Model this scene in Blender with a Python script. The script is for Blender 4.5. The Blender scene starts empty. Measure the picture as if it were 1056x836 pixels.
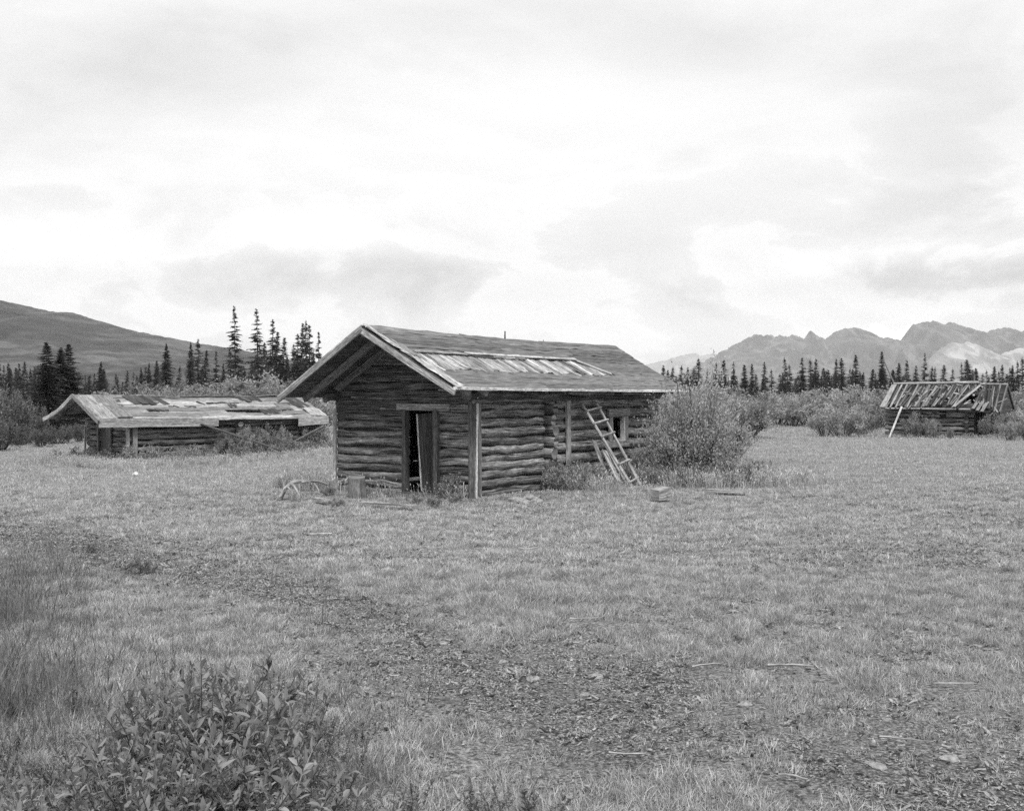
import bpy, math, random
import numpy as np

random.seed(7)
rng = np.random.default_rng(11)
SC = bpy.context.scene
COL = SC.collection
R = math.radians

# ------------------------------------------------------------------ camera
EYE, F, CX, HY = 2.0, 1161.0, 528.0, 410.0
cam_d = bpy.data.cameras.new('camera')
cam = bpy.data.objects.new('camera', cam_d)
COL.objects.link(cam)
cam.location = (0, 0, EYE)
cam.rotation_euler = (R(90), 0, 0)
cam_d.sensor_width = 36.0
cam_d.lens = 36.0 * F / 1056.0
cam_d.shift_y = -(418.0 - HY) / 1056.0
cam_d.clip_start = 0.1
cam_d.clip_end = 40000
SC.camera = cam

# ------------------------------------------------------------------ light
SUN_EL, SUN_AZ = 54.0, 172.0          # azimuth clockwise from +Y (behind the camera)
sun_d = bpy.data.lights.new('sun', 'SUN')
sun_d.energy = 2.4
sun_d.angle = R(18)
sun_d.color = (1.0, 0.995, 0.985)
sun = bpy.data.objects.new('sun', sun_d)
COL.objects.link(sun)
sun.rotation_euler = (R(90 - SUN_EL), 0, R(180 - SUN_AZ))
SC.view_settings.view_transform = 'Standard'
SC.view_settings.look = 'None'
SC.view_settings.exposure = 0.6
SC.view_settings.gamma = 1.0
SC.view_settings.use_curve_mapping = False
SC.cycles.max_bounces = 6
SC.cycles.diffuse_bounces = 3
SC.cycles.transparent_max_bounces = 8
SC.cycles.volume_bounces = 1
SC.cycles.use_denoising = False


class NT:
    """tiny node-tree builder"""
    def __init__(s, tree):
        s.t = tree
        s.n = tree.nodes
        s.l = tree.links

    def new(s, typ, **kw):
        nd = s.n.new(typ)
        for k, v in kw.items():
            setattr(nd, k, v)
        return nd

    def put(s, sock, v):
        if isinstance(v, bpy.types.NodeSocket):
            s.l.new(v, sock)
        elif v is not None:
            sock.default_value = v

    def math(s, op, a, b=None, clamp=False):
        nd = s.new('ShaderNodeMath', operation=op, use_clamp=clamp)
        s.put(nd.inputs[0], a)
        if b is not None:
            s.put(nd.inputs[1], b)
        return nd.outputs[0]

    def noise(s, vec, scale, detail=4.0, rough=0.55, dist=0.0):
        nd = s.new('ShaderNodeTexNoise')
        s.put(nd.inputs['Vector'], vec)
        nd.inputs['Scale'].default_value = scale
        nd.inputs['Detail'].default_value = detail
        nd.inputs['Roughness'].default_value = rough
        nd.inputs['Distortion'].default_value = dist
        return nd.outputs[0]

    def mapping(s, vec, scale=(1, 1, 1), loc=(0, 0, 0)):
        nd = s.new('ShaderNodeMapping')
        s.put(nd.inputs['Vector'], vec)
        nd.inputs['Scale'].default_value = scale
        nd.inputs['Location'].default_value = loc
        return nd.outputs[0]

    def ramp(s, fac, stops):
        """grey ramp -> single float (via map ranges would be stiffer)"""
        nd = s.new('ShaderNodeValToRGB')
        s.put(nd.inputs[0], fac)
        cr = nd.color_ramp
        while len(cr.elements) < len(stops):
            cr.elements.new(0.5)
        for e, (p, v) in zip(cr.elements, stops):
            e.position = p
            e.color = (v, v, v, 1)
        bw = s.new('ShaderNodeRGBToBW')
        s.l.new(nd.outputs[0], bw.inputs[0])
        return bw.outputs[0]

    def mix(s, f, a, b):
        nd = s.new('ShaderNodeMix', data_type='FLOAT')
        s.put(nd.inputs[0], f)
        s.put(nd.inputs[2], a)
        s.put(nd.inputs[3], b)
        return nd.outputs[0]


# ------------------------------------------------------------------ world: bright broken overcast
world = bpy.data.worlds.new('World')
SC.world = world
world.use_nodes = True
w = NT(world.node_tree)
w.n.clear()
out = w.new('ShaderNodeOutputWorld')
bg = w.new('ShaderNodeBackground')
bg.inputs['Strength'].default_value = 0.1
w.l.new(bg.outputs[0], out.inputs['Surface'])
sky = w.new('ShaderNodeTexSky', sky_type='NISHITA')
sky.sun_disc = False
sky.sun_elevation = R(SUN_EL)
sky.sun_rotation = R(SUN_AZ)
bw = w.new('ShaderNodeRGBToBW')
w.l.new(sky.outputs[0], bw.inputs[0])
tc = w.new('ShaderNodeTexCoord')
D = tc.outputs['Generated']
sep = w.new('ShaderNodeSeparateXYZ')
w.l.new(D, sep.inputs[0])
dx, dy, dz = sep.outputs
zc = w.math('ADD', w.math('MAXIMUM', dz, 0.0), 0.10)
comb = w.new('ShaderNodeCombineXYZ')
w.put(comb.inputs[0], w.math('DIVIDE', dx, zc))
w.put(comb.inputs[1], w.math('DIVIDE', dy, zc))
comb.inputs[2].default_value = 3.1
high = w.noise(comb.outputs[0], 0.62, 7.0, 0.52, 0.5)
low = w.noise(w.mapping(D, (6.0, 6.0, 12.5), (0.7, 0.0, 0.35)), 1.0, 9.0, 0.58, 0.25)
wisp = w.noise(w.mapping(D, (2.6, 2.6, 13.0), (5.2, 1.0, 0.0)), 1.0, 6.0, 0.6, 0.8)


def sky_blob(px, py, rx, ry):
    """soft patch of thicker cloud around one direction"""
    l = math.sqrt((px - CX) ** 2 + F * F + (HY - py) ** 2)
    u0, v0 = (px - CX) / l, (HY - py) / l
    du = w.math('DIVIDE', w.math('SUBTRACT', dx, u0), rx / F)
    dv = w.math('DIVIDE', w.math('SUBTRACT', dz, v0), ry / F)
    d2 = w.math('SQRT', w.math('ADD', w.math('MULTIPLY', du, du), w.math('MULTIPLY', dv, dv)))
    jig = w.math('MULTIPLY', w.math('SUBTRACT', low, 0.5), 3.4)
    e = w.math('SUBTRACT', 1.0, w.math('ADD', d2, jig), clamp=True)
    return w.math('MULTIPLY', e, w.math('GREATER_THAN', dy, 0.0))


cl = w.ramp(high, [(0.34, 0.82), (0.46, 0.93), (0.56, 1.0)])
elev = w.ramp(dz, [(0.0, 1.0), (0.13, 1.0), (0.26, 0.0)])
lowcl = w.ramp(low, [(0.38, 0.76), (0.475, 0.88), (0.51, 1.03), (0.58, 0.99), (0.66, 0.87)])
wcl = w.ramp(wisp, [(0.35, 0.955), (0.55, 1.0), (0.7, 1.02)])
val = w.mix(w.math('MULTIPLY', elev, 0.88), cl, lowcl)
val = w.math('MULTIPLY', val, wcl)
for (px, py, rx, ry, k) in [(960, 290, 200, 30, 0.25), (370, 288, 170, 44, 0.18), (800, 300, 70, 20, 0.14), (560, 300, 120, 24, 0.10), (120, 285, 150, 24, 0.08),
                            (60, 60, 280, 80, 0.13), (760, 40, 320, 50, 0.11), (1010, 130, 150, 80, 0.13), (420, 20, 200, 40, .08)]:
    val = w.math('SUBTRACT', val, w.math('MULTIPLY', sky_blob(px, py, rx, ry), k))
for (px, py, rx, ry, k) in [(880, 262, 170, 16, 0.10), (330, 236, 190, 26, 0.22), (60, 250, 150, 40, 0.16), (820, 276, 70, 18, 0.22),
                            (540, 150, 340, 110, 0.08), (690, 345, 200, 20, 0.08)]:
    val = w.math('ADD', val, w.math('MULTIPLY', sky_blob(px, py, rx, ry), k))
cloud = w.math('MULTIPLY', val, 7.05)
tot = w.mix(0.94, bw.outputs[0], cloud)
w.put(bg.inputs['Color'], tot)


# ------------------------------------------------------------------ materials (a black-and-white world: all greys)
def newmat(name):
    m = bpy.data.materials.new(name)
    m.use_nodes = True
    nt = NT(m.node_tree)
    p = nt.n['Principled BSDF']
    p.inputs['Roughness'].default_value = 0.9
    p.inputs['Specular IOR Level'].default_value = 0.15
    return m, nt, p


def grey(nt, p, v):
    nt.put(p.inputs['Base Color'], v)


def bump(nt, p, h, strength=0.5, dist=0.02):
    b = nt.new('ShaderNodeBump')
    b.inputs['Strength'].default_value = strength
    b.inputs['Distance'].default_value = dist
    nt.put(b.inputs['Height'], h)
    nt.l.new(b.outputs[0], p.inputs['Normal'])


def wood(name, lo, hi, streak=26.0, crack=0.5, bstr=0.6, blotch=0.35, rough=0.88):
    m, nt, p = newmat(name)
    uv = nt.new('ShaderNodeUVMap').outputs[0]
    at = nt.new('ShaderNodeAttribute', attribute_name='tone').outputs['Fac']
    g = nt.noise(nt.mapping(uv, (1.3, streak, 1)), 1.0, 6.0, 0.68, 0.2)
    big = nt.noise(nt.mapping(uv, (1.1, 5.0, 1), (7, 3, 0)), 1.3, 5.0, 0.6, 0.3)
    ck = nt.noise(nt.mapping(uv, (0.8, streak * 2.1, 1), (3, 9, 0)), 1.0, 3.0, 0.5)
    v = nt.ramp(g, [(0.28, lo), (0.5, (lo + hi) * 0.5), (0.72, hi)])
    v = nt.math('MULTIPLY', v, nt.ramp(big, [(0.3, 1 - blotch), (0.68, 1 + blotch * 0.6)]))
    ckm = nt.ramp(ck, [(0.37, 1 - crack), (0.44, 1.0)])
    v = nt.math('MULTIPLY', v, ckm)
    fl_ = nt.noise(nt.mapping(uv, (7.0, 26.0, 1), (2, 5, 0)), 1.0, 5.0, 0.75, 0.3)
    v = nt.math('MULTIPLY', v, nt.ramp(fl_, [(0.32, 0.45), (0.5, 1.0), (0.66, 1.55)]))
    v = nt.math('MULTIPLY', v, at)
    grey(nt, p, v)
    h = nt.math('ADD', g, nt.math('MULTIPLY', ckm, 0.6))
    bump(nt, p, h, bstr, 0.015)
    p.inputs['Roughness'].default_value = rough
    return m


M = {}
M['log'] = wood('weathered log', 0.06, 0.38, 20, 0.85, 1.0, 0.65)
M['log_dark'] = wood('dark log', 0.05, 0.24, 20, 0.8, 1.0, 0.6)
M['board_dark'] = wood('dark old board', 0.05, 0.17, 24, 0.5)
M['board'] = wood('grey board', 0.16, 0.33, 26, 0.55)
M['board_light'] = wood('bleached board', 0.26, 0.66, 24, 0.55, 0.5, 0.35)
M['silver'] = wood('silver roof board', 0.20, 0.44, 20, 0.5, 0.5, 0.45)
M['pole'] = wood('peeled pole', 0.22, 0.5, 18, 0.5, 0.5, 0.35)
M['drift'] = wood('driftwood', 0.16, 0.42, 20, 0.5, 0.5, 0.35)
M['bark'] = wood('spruce bark', 0.04, 0.10, 14, 0.4, 0.6, 0.4)
M['stem'] = wood('shrub stem', 0.05, 0.11, 14, 0.3, 0.4, 0.3)


def felt():
    m, nt, p = newmat('roofing felt')
    uv = nt.new('ShaderNodeUVMap').outputs[0]
    at = nt.new('ShaderNodeAttribute', attribute_name='tone').outputs['Fac']
    a = nt.noise(nt.mapping(uv, (1.2, 9.0, 1)), 1.6, 8.0, 0.7, 0.4)
    b = nt.noise(nt.mapping(uv, (14, 20, 1)), 2.0, 5.0, 0.7)
    v = nt.ramp(a, [(0.3, 0.07), (0.5, 0.135), (0.7, 0.25)])
    v = nt.math('MULTIPLY', v, nt.ramp(b, [(0.3, 0.72), (0.7, 1.25)]))
    grey(nt, p, nt.math('MULTIPLY', v, at))
    bump(nt, p, nt.math('ADD', a, nt.math('MULTIPLY', b, 0.4)), 0.7, 0.02)
    return m


M['felt'] = felt()


def leafmat(name, lo, hi, trans=0.25, rough=0.6, rnd=False):
    m, nt, p = newmat(name)
    at = nt.new('ShaderNodeAttribute', attribute_name='tone').outputs['Fac']
    oi = nt.new('ShaderNodeObjectInfo').outputs['Random']
    geo = nt.new('ShaderNodeNewGeometry')
    nz = nt.noise(geo.outputs['Position'], 5.0, 6.0, 0.8)
    v = nt.mix(at, lo, hi)
    v = nt.math('MULTIPLY', v, nt.mix(oi, 0.85, 1.15))
    if rnd:
        v = nt.math('MULTIPLY', v, nt.ramp(nz, [(0.36, 0.58), (0.64, 1.3)]))
    grey(nt, p, v)
    p.inputs['Roughness'].default_value = rough
    p.inputs['Specular IOR Level'].default_value = 0.25
    tr = nt.new('ShaderNodeBsdfTranslucent')
    nt.put(tr.inputs[0], v)
    mx = nt.new('ShaderNodeMixShader')
    mx.inputs[0].default_value = trans
    nt.l.new(p.outputs[0], mx.inputs[1])
    nt.l.new(tr.outputs[0], mx.inputs[2])
    nt.l.new(mx.outputs[0], nt.n['Material Output'].inputs['Surface'])
    return m


M['needles'] = leafmat('spruce needles', 0.022, 0.065, 0.12)
M['willow'] = leafmat('willow leaves', 0.17, 0.66, 0.45)
M['willow_pale'] = leafmat('pale thicket leaves', 0.20, 0.54, 0.42)
M['willow_grey'] = leafmat('grey thicket leaves', 0.14, 0.38, 0.35)
M['broadleaf'] = leafmat('broad leaves', 0.07, 0.40, 0.35, 0.5)
M['grass'] = leafmat('dry grass', 0.20, 0.70, 0.38, 0.6, True)
M['grass_dark'] = leafmat('green grass', 0.08, 0.26, 0.3, 0.6, True)
M['weed'] = leafmat('weed leaves', 0.12, 0.40, 0.35, 0.6)
M['herb'] = leafmat('low herb leaves', 0.14, 0.52, 0.25, 0.55, True)
M['flower'] = leafmat('pale seed head', 0.35, 0.6, 0.2)


def rock(name, lo, hi, sc=3.0):
    m, nt, p = newmat(name)
    c = nt.new('ShaderNodeTexCoord').outputs['Object']
    a = nt.noise(c, sc, 6.0, 0.65)
    grey(nt, p, nt.ramp(a, [(0.3, lo), (0.7, hi)]))
    bump(nt, p, a, 0.5, 0.05)
    return m


M['stone'] = rock('pale stone', 0.12, 0.40, 22.0)
M['chip'] = rock('wood chip', 0.16, 0.55, 30.0)
M['soil_clod'] = rock('soil clod', 0.02, 0.08, 12.0)
M['metal'] = rock('weathered tin', 0.5, 0.8, 12.0)
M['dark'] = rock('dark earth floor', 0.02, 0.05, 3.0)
M['plaster'] = rock('chinking mud', 0.02, 0.07, 14.0)


def ground_mat():
    m, nt, p = newmat('meadow ground')
    c = nt.new('ShaderNodeNewGeometry').outputs['Position']
    at = nt.new('ShaderNodeAttribute', attribute_name='bare').outputs['Fac']
    fine = nt.noise(c, 34.0, 6.0, 0.7)
    mid = nt.noise(c, 4.0, 6.0, 0.65, 0.3)
    big = nt.noise(c, 0.22, 4.0, 0.6, 0.4)
    fib = nt.noise(c, 46.0, 7.0, 0.72, 0.2)
    turf = nt.ramp(fine, [(0.38, 0.05), (0.5, 0.22), (0.62, 0.56)])
    turf = nt.math('MULTIPLY', turf, nt.ramp(mid, [(0.34, 0.62), (0.66, 1.2)]))
    turf = nt.math('MULTIPLY', turf, nt.ramp(big, [(0.32, 0.78), (0.66, 1.15)]))
    soil = nt.ramp(fib, [(0.39, 0.018), (0.5, 0.09), (0.61, 0.38)])
    soil = nt.math('MULTIPLY', soil, nt.ramp(mid, [(0.3, 0.7), (0.7, 1.25)]))
    f = nt.math('ADD', at, nt.math('MULTIPLY', nt.math('SUBTRACT', mid, 0.52), 2.2), clamp=True)
    grey(nt, p, nt.mix(f, turf, soil))
    bump(nt, p, nt.math('ADD', fine, nt.math('MULTIPLY', mid, 1.5)), 0.8, 0.04)
    return m


M['ground'] = ground_mat()


def hill_mat():
    m, nt, p = newmat('tundra hillside')
    c = nt.new('ShaderNodeNewGeometry').outputs['Position']
    a = nt.noise(nt.mapping(c, (0.012, 0.006, 0.02)), 1.0, 8.0, 0.62, 0.8)
    b = nt.noise(nt.mapping(c, (0.05, 0.05, 0.05)), 1.0, 5.0, 0.7)
    v = nt.ramp(a, [(0.36, 0.016), (0.5, 0.042), (0.64, 0.11)])
    grey(nt, p, nt.math('MULTIPLY', v, nt.ramp(b, [(0.3, 0.7), (0.7, 1.25)])))
    return m


def mountain_mat(name, lo, hi, scree):
    m, nt, p = newmat(name)
    c = nt.new('ShaderNodeNewGeometry').outputs['Position']
    a = nt.noise(nt.mapping(c, (0.006, 0.003, 0.004)), 1.0, 8.0, 0.62, 0.9)
    b = nt.noise(nt.mapping(c, (0.020, 0.006, 0.006), (4, 0, 0)), 1.0, 6.0, 0.6, 0.6)
    v = nt.ramp(a, [(0.35, lo), (0.65, hi)])
    s = nt.ramp(b, [(0.50, 0.0), (0.60, 1.0)])
    grey(nt, p, nt.mix(s, v, scree))
    return m


M['hill'] = hill_mat()
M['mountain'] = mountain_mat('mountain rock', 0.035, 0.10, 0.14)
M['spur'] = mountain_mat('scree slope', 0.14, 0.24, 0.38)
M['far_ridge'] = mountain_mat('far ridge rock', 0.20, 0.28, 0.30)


def snow_mat():
    m, nt, p = newmat('glacier snow')
    c = nt.new('ShaderNodeNewGeometry').outputs['Position']
    a = nt.noise(nt.mapping(c, (0.02, 0.01, 0.03)), 1.0, 6.0, 0.6)
    grey(nt, p, nt.ramp(a, [(0.3, 0.75), (0.6, 0.92)]))
    return m


M['snow'] = snow_mat()


# ------------------------------------------------------------------ mesh builder
class MB:
    def __init__(s):
        s.V, s.F, s.UV, s.T, s.S, s.MI = [], [], [], [], [], []
        s.nv = 0

    def raw(s, V, F, UV=None, tone=1.0, smooth=False, mi=0):
        """V (n,3); F (m,k); UV (m,k,2)"""
        V = np.asarray(V, float).reshape(-1, 3)
        F = np.asarray(F, int)
        if len(F) == 0:
            return
        s.V.append(V)
        s.F.append(F + s.nv)
        if UV is None:
            UV = np.zeros(F.shape + (2,))
        s.UV.append(np.asarray(UV, float))
        t = np.asarray(tone, float)
        s.T.append(np.full(len(V), float(t)) if t.ndim == 0 else t)
        s.S.append(np.full(len(F), smooth))
        s.MI.append(np.full(len(F), mi, int))
        s.nv += len(V)

    def sweep(s, path, prof, up=(0, 0, 1), tone=None, smooth=False, jit=0.0, scale=None, mi=0):
        path = np.asarray(path, float)
        prof = np.asarray(prof, float)
        n, k = len(path), len(prof)
        tg = np.gradient(path, axis=0)
        tg /= np.linalg.norm(tg, axis=1)[:, None] + 1e-12
        up = np.asarray(up, float)
        if abs(np.dot(tg[0], up / np.linalg.norm(up))) > 0.97:
            up = np.array((0.0, 1.0, 0.0)) if abs(tg[0][1]) < 0.9 else np.array((1.0, 0, 0))
        sd = np.cross(tg, up)
        sd /= np.linalg.norm(sd, axis=1)[:, None]
        u2 = np.cross(sd, tg)
        sc = np.ones(n) if scale is None else np.asarray(scale, float)
        P = prof[None, :, :] * sc[:, None, None]
        if jit:
            P = P + rng.normal(0, jit, P.shape)
        V = path[:, None, :] + sd[:, None, :] * P[..., :1] + u2[:, None, :] * P[..., 1:]
        V = V.reshape(-1, 3)
        i = np.arange(n - 1)[:, None] * k
        j = np.arange(k)[None, :]
        j2 = (j + 1) % k
        F = np.stack([i + j, i + j2, i + k + j2, i + k + j], -1).reshape(-1, 4)
        L = np.concatenate([[0], np.cumsum(np.linalg.norm(np.diff(path, axis=0), axis=1))])
        per = np.concatenate([[0], np.cumsum(np.linalg.norm(np.roll(prof, -1, 0) - prof, axis=1))])
        ou, ov = rng.uniform(0, 60, 2)
        u0 = np.broadcast_to(L[:-1, None] + ou, (n - 1, k))
        u1 = np.broadcast_to(L[1:, None] + ou, (n - 1, k))
        v0 = np.broadcast_to(per[None, :-1] + ov, (n - 1, k))
        v1 = np.broadcast_to(per[None, 1:] + ov, (n - 1, k))
        UV = np.stack([np.stack([u0, v0], -1), np.stack([u0, v1], -1), np.stack([u1, v1], -1), np.stack([u1, v0], -1)], 2).reshape(-1, 4, 2)
        if tone is None:
            tone = rng.uniform(0.72, 1.25)
        s.raw(V, F, UV, tone, smooth, mi)
        # caps as own verts
        for end in (0, n - 1):
            ring = V[end * k:(end + 1) * k]
            c = ring.mean(0)
            vv = np.vstack([ring, c])
            a = np.arange(k)
            b = (a + 1) % k
            ff = np.stack([b, a, np.full(k, k)], -1) if end == 0 else np.stack([a, b, np.full(k, k)], -1)
            uv = np.stack([prof[ff[:, 0]] * 0.3 + ou, prof[ff[:, 1]] * 0.3 + ou, np.full((k, 2), ou)], 1)
            s.raw(vv, ff, uv, tone * 0.95, False, mi)

    def board(s, p0, p1, wd, th, up=(0, 0, 1), tone=None, seg=None, jit=0.004, bow=0.0, mi=0):
        """box plank from p0 to p1; wd across, th along 'up'"""
        p0, p1 = np.asarray(p0, float), np.asarray(p1, float)
        L = np.linalg.norm(p1 - p0)
        seg = seg or max(2, int(L / 0.5) + 1)
        t = np.linspace(0, 1, seg + 1)[:, None]
        path = p0 + (p1 - p0) * t
        if bow:
            path[:, 2] += bow * 4 * (t * (1 - t))[:, 0]
        a, b = wd / 2, th / 2
        s.sweep(path, [(-a, -b), (a, -b), (a, b), (-a, b)], up, tone, False, jit, None, mi)

    def log(s, p0, p1, r0, r1=None, k=10, seg=None, jit=0.05, flat=1.0, square=0.0, tone=None, bend=0.0, mi=0):
        p0, p1 = np.asarray(p0, float), np.asarray(p1, float)
        r1 = r0 if r1 is None else r1
        L = np.linalg.norm(p1 - p0)
        seg = seg or max(3, int(L / 0.35) + 1)
        t = np.linspace(0, 1, seg + 1)
        path = p0 + (p1 - p0) * t[:, None]
        path = path + rng.normal(0, jit * r0 * 0.9, path.shape)
        if bend:
            off = rng.normal(0, 1, 3) * bend
            path += np.sin(t * math.pi)[:, None] * off
        an = np.linspace(0, 2 * math.pi, k, endpoint=False)
        c, d = np.cos(an), np.sin(an)
        if square:
            q = 1.0 / np.maximum(np.abs(c), np.abs(d))
            q = 1 + (q - 1) * square
            c, d = c * q, d * q
        prof = np.stack([c * r0 * flat, d * r0], -1)
        sc = 1 + (r1 / r0 - 1) * t
        s.sweep(path, prof, (0, 0, 1), tone, True, jit * r0, sc, mi)

    def quads(s, P, tone, mi=0, smooth=False):
        """P (n,4,3) leaf quads"""
        n = len(P)
        tn = np.repeat(np.asarray(tone, float), 4) if np.ndim(tone) else tone
        s.raw(P.reshape(-1, 3), np.arange(n * 4).reshape(n, 4), None, tn, smooth, mi)

    def tris(s, P, tone, mi=0):
        n = len(P)
        tn = np.repeat(np.asarray(tone, float), 3) if np.ndim(tone) else tone
        s.raw(P.reshape(-1, 3), np.arange(n * 3).reshape(n, 3), None, tn, False, mi)

    def mesh(s, name, mats):
        me = bpy.data.meshes.new(name)
        V = np.concatenate(s.V)
        loops = np.concatenate([f.ravel() for f in s.F])
        sizes = np.concatenate([np.full(len(f), f.shape[1]) for f in s.F])
        starts = np.concatenate([[0], np.cumsum(sizes)[:-1]])
        me.vertices.add(len(V))
        me.vertices.foreach_set('co', V.ravel())
        me.loops.add(len(loops))
        me.loops.foreach_set('vertex_index', loops)
        me.polygons.add(len(sizes))
        me.polygons.foreach_set('loop_start', starts)
        me.polygons.foreach_set('loop_total', sizes)
        me.polygons.foreach_set('use_smooth', np.concatenate(s.S))
        me.polygons.foreach_set('material_index', np.concatenate(s.MI))
        uvl = me.uv_layers.new(name='UVMap')
        uvl.data.foreach_set('uv', np.concatenate([u.reshape(-1, 2) for u in s.UV]).ravel())
        at = me.attributes.new('tone', 'FLOAT', 'POINT')
        at.data.foreach_set('value', np.concatenate(s.T))
        for m in (mats if isinstance(mats, (list, tuple)) else [mats]):
            me.materials.append(m)
        me.update(calc_edges=True)
        me.validate()
        return me

    def build(s, name, mats, parent=None):
        o = bpy.data.objects.new(name, s.mesh(name, mats))
        COL.objects.link(o)
        if parent is not None:
            o.parent = parent
        return o


def tag(o, label=None, cat=None, group=None, kind=None):
    if label:
        o['label'] = label
    if cat:
        o['category'] = cat
    if group:
        o['group'] = group
    if kind:
        o['kind'] = kind
    return o


def thing(name, label, cat, loc=(0, 0, 0), rotz=0.0, group=None):
    o = bpy.data.objects.new(name, None)
    o.empty_display_size = 0.2
    COL.objects.link(o)
    o.location = loc
    o.rotation_euler = (0, 0, rotz)
    return tag(o, label, cat, group)


def copy_tree(o, parent=None):
    c = o.copy()
    COL.objects.link(c)
    if parent is not None:
        c.parent = parent
    for ch in list(o.children):
        copy_tree(ch, c)
    return c


# ------------------------------------------------------------------ terrain
def vn(x, y, seed=0.0):
    x, y = np.asarray(x, float), np.asarray(y, float)
    ix, iy = np.floor(x), np.floor(y)
    fx, fy = x - ix, y - iy
    fx, fy = fx * fx * (3 - 2 * fx), fy * fy * (3 - 2 * fy)

    def h(a, b):
        v = np.sin(a * 127.1 + b * 311.7 + seed * 74.7) * 43758.5453
        return v - np.floor(v)
    return (h(ix, iy) * (1 - fx) + h(ix + 1, iy) * fx) * (1 - fy) + (h(ix, iy + 1) * (1 - fx) + h(ix + 1, iy + 1) * fx) * fy


def fbm(x, y, oct=4, seed=0.0):
    a, t, s = 1.0, 0.0, 0.0
    for i in range(oct):
        t += a * vn(x * 2 ** i, y * 2 ** i, seed + i * 3.7)
        s += a
        a *= 0.55
    return t / s


def gz(x, y):
    x, y = np.asarray(x, float), np.asarray(y, float)
    z = -0.38 * np.clip((y - 18) / 21, 0, 1) * np.clip((-4 - x) / 6, 0, 1) * np.clip((160 - y) / 80, 0, 1) * np.clip((x + 90) / 40, 0, 1)
    z = z - 0.30 * np.exp(-(((x - 24) / 14) ** 2 + ((y - 65) / 14) ** 2))
    near = np.clip(1 - np.hypot(x, y) / 90, 0, 1)
    z = z + near * (0.14 * (fbm(x * 0.22, y * 0.22, 3, 1.0) - 0.5) + 0.065 * (fbm(x * 1.3, y * 1.3, 3, 5.0) - 0.5))
    # level pad around the main cabin
    k = np.clip(1.7 - np.hypot((x - 0.5) / 7.0, (y - 26.5) / 7.5), 0, 1)
    return z * (1 - k) - 0.14 * k


TRACK = np.array([(-14, 24), (-9, 18.5), (-5.7, 15.0), (-1.9, 11.0), (-0.3, 8.0), (0.96, 6.45), (2.4, 5.6), (4.5, 4.4)])


def bare(x, y):
    """0..1: worn ground along the old track and in a few patches"""
    x, y = np.asarray(x, float), np.asarray(y, float)
    d = np.full(np.shape(x), 1e9)
    for (x0, y0), (x1, y1) in zip(TRACK[:-1], TRACK[1:]):
        vx, vy = x1 - x0, y1 - y0
        t = np.clip(((x - x0) * vx + (y - y0) * vy) / (vx * vx + vy * vy), 0, 1)
        d = np.minimum(d, np.hypot(x - x0 - t * vx, y - y0 - t * vy))
    b = np.clip(1.15 - d / 1.3, 0, 1)
    for (cx_, cy_, rx, ry, k) in [(0.6, 8.6, 1.6, 1.9, 0.9), (1.9, 7.6, 1.9, 1.5, 0.75), (4.5, 13.5, 2.2, 2.6, 0.55), (3.0, 10.0, 1.4, 1.5, 0.45),
                                  (-4.4, 14.2, 2.4, 1.4, 0.8), (9.0, 19.0, 3.0, 1.6, 0.4), (4.6, 9.0, 1.6, 2.0, 0.55), (2.2, 6.9, 2.4, 1.6, .75), (1.2, 9.6, 1.8, 1.6, .6), (3.6, 8.4, 1.3, 2.2, .55), (-2.6, 11.5, 1.2, 1.6, .5)]:
        b = np.maximum(b, k * np.exp(-(((x - cx_) / rx) ** 2 + ((y - cy_) / ry) ** 2)))
    n = fbm(x * 0.9, y * 0.9, 4, 9.0)
    return np.clip(b + (n - 0.5) * 1.3 * (0.25 + b), 0, 1)


def gp(px, py):
    """ground point seen at a photo pixel"""
    Y = EYE * F / (py - HY)
    for _ in range(4):
        X = (px - CX) / F * Y
        Y = (EYE - float(gz(X, Y))) * F / (py - HY)
    X = (px - CX) / F * Y
    return np.array((X, Y, float(gz(X, Y))))


def at(px, Y):
    X = (px - CX) / F * Y
    return X, Y, float(gz(X, Y))


def grid_mesh(xs, ys, zf, mat, name, battr=None):
    Xg, Yg = np.meshgrid(xs, ys)
    Z = zf(Xg, Yg)
    V = np.stack([Xg, Yg, Z], -1).reshape(-1, 3)
    nx, ny = len(xs), len(ys)
    i = np.arange(ny - 1)[:, None] * nx
    j = np.arange(nx - 1)[None, :]
    Fq = np.stack([i + j, i + j + 1, i + nx + j + 1, i + nx + j], -1).reshape(-1, 4)
    mb = MB()
    mb.raw(V, Fq, None, 1.0, True)
    o = mb.build(name, mat)
    if battr is not None:
        a = o.data.attributes.new('bare', 'FLOAT', 'POINT')
        a.data.foreach_set('value', battr(V[:, 0], V[:, 1]))
    return o


def spaced(stops):
    out = []
    for a, b, st in stops:
        n = max(1, int(round((b - a) / st)))
        out += list(np.linspace(a, b, n, endpoint=False))
    out.append(stops[-1][1])
    return np.array(out)


xs = spaced([(-9000, -1000, 1000), (-1000, -100, 60), (-100, -24, 4), (-24, 30, 0.2), (30, 100, 3), (100, 1000, 60), (1000, 9000, 1000)])
ys = spaced([(-300, -20, 40), (-20, 2, 2), (2, 34, 0.16), (34, 75, 0.6), (75, 200, 6), (200, 1000, 60), (1000, 9000, 800)])
ground = tag(grid_mesh(xs, ys, gz, M['ground'], 'ground', bare), kind='structure')


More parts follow.
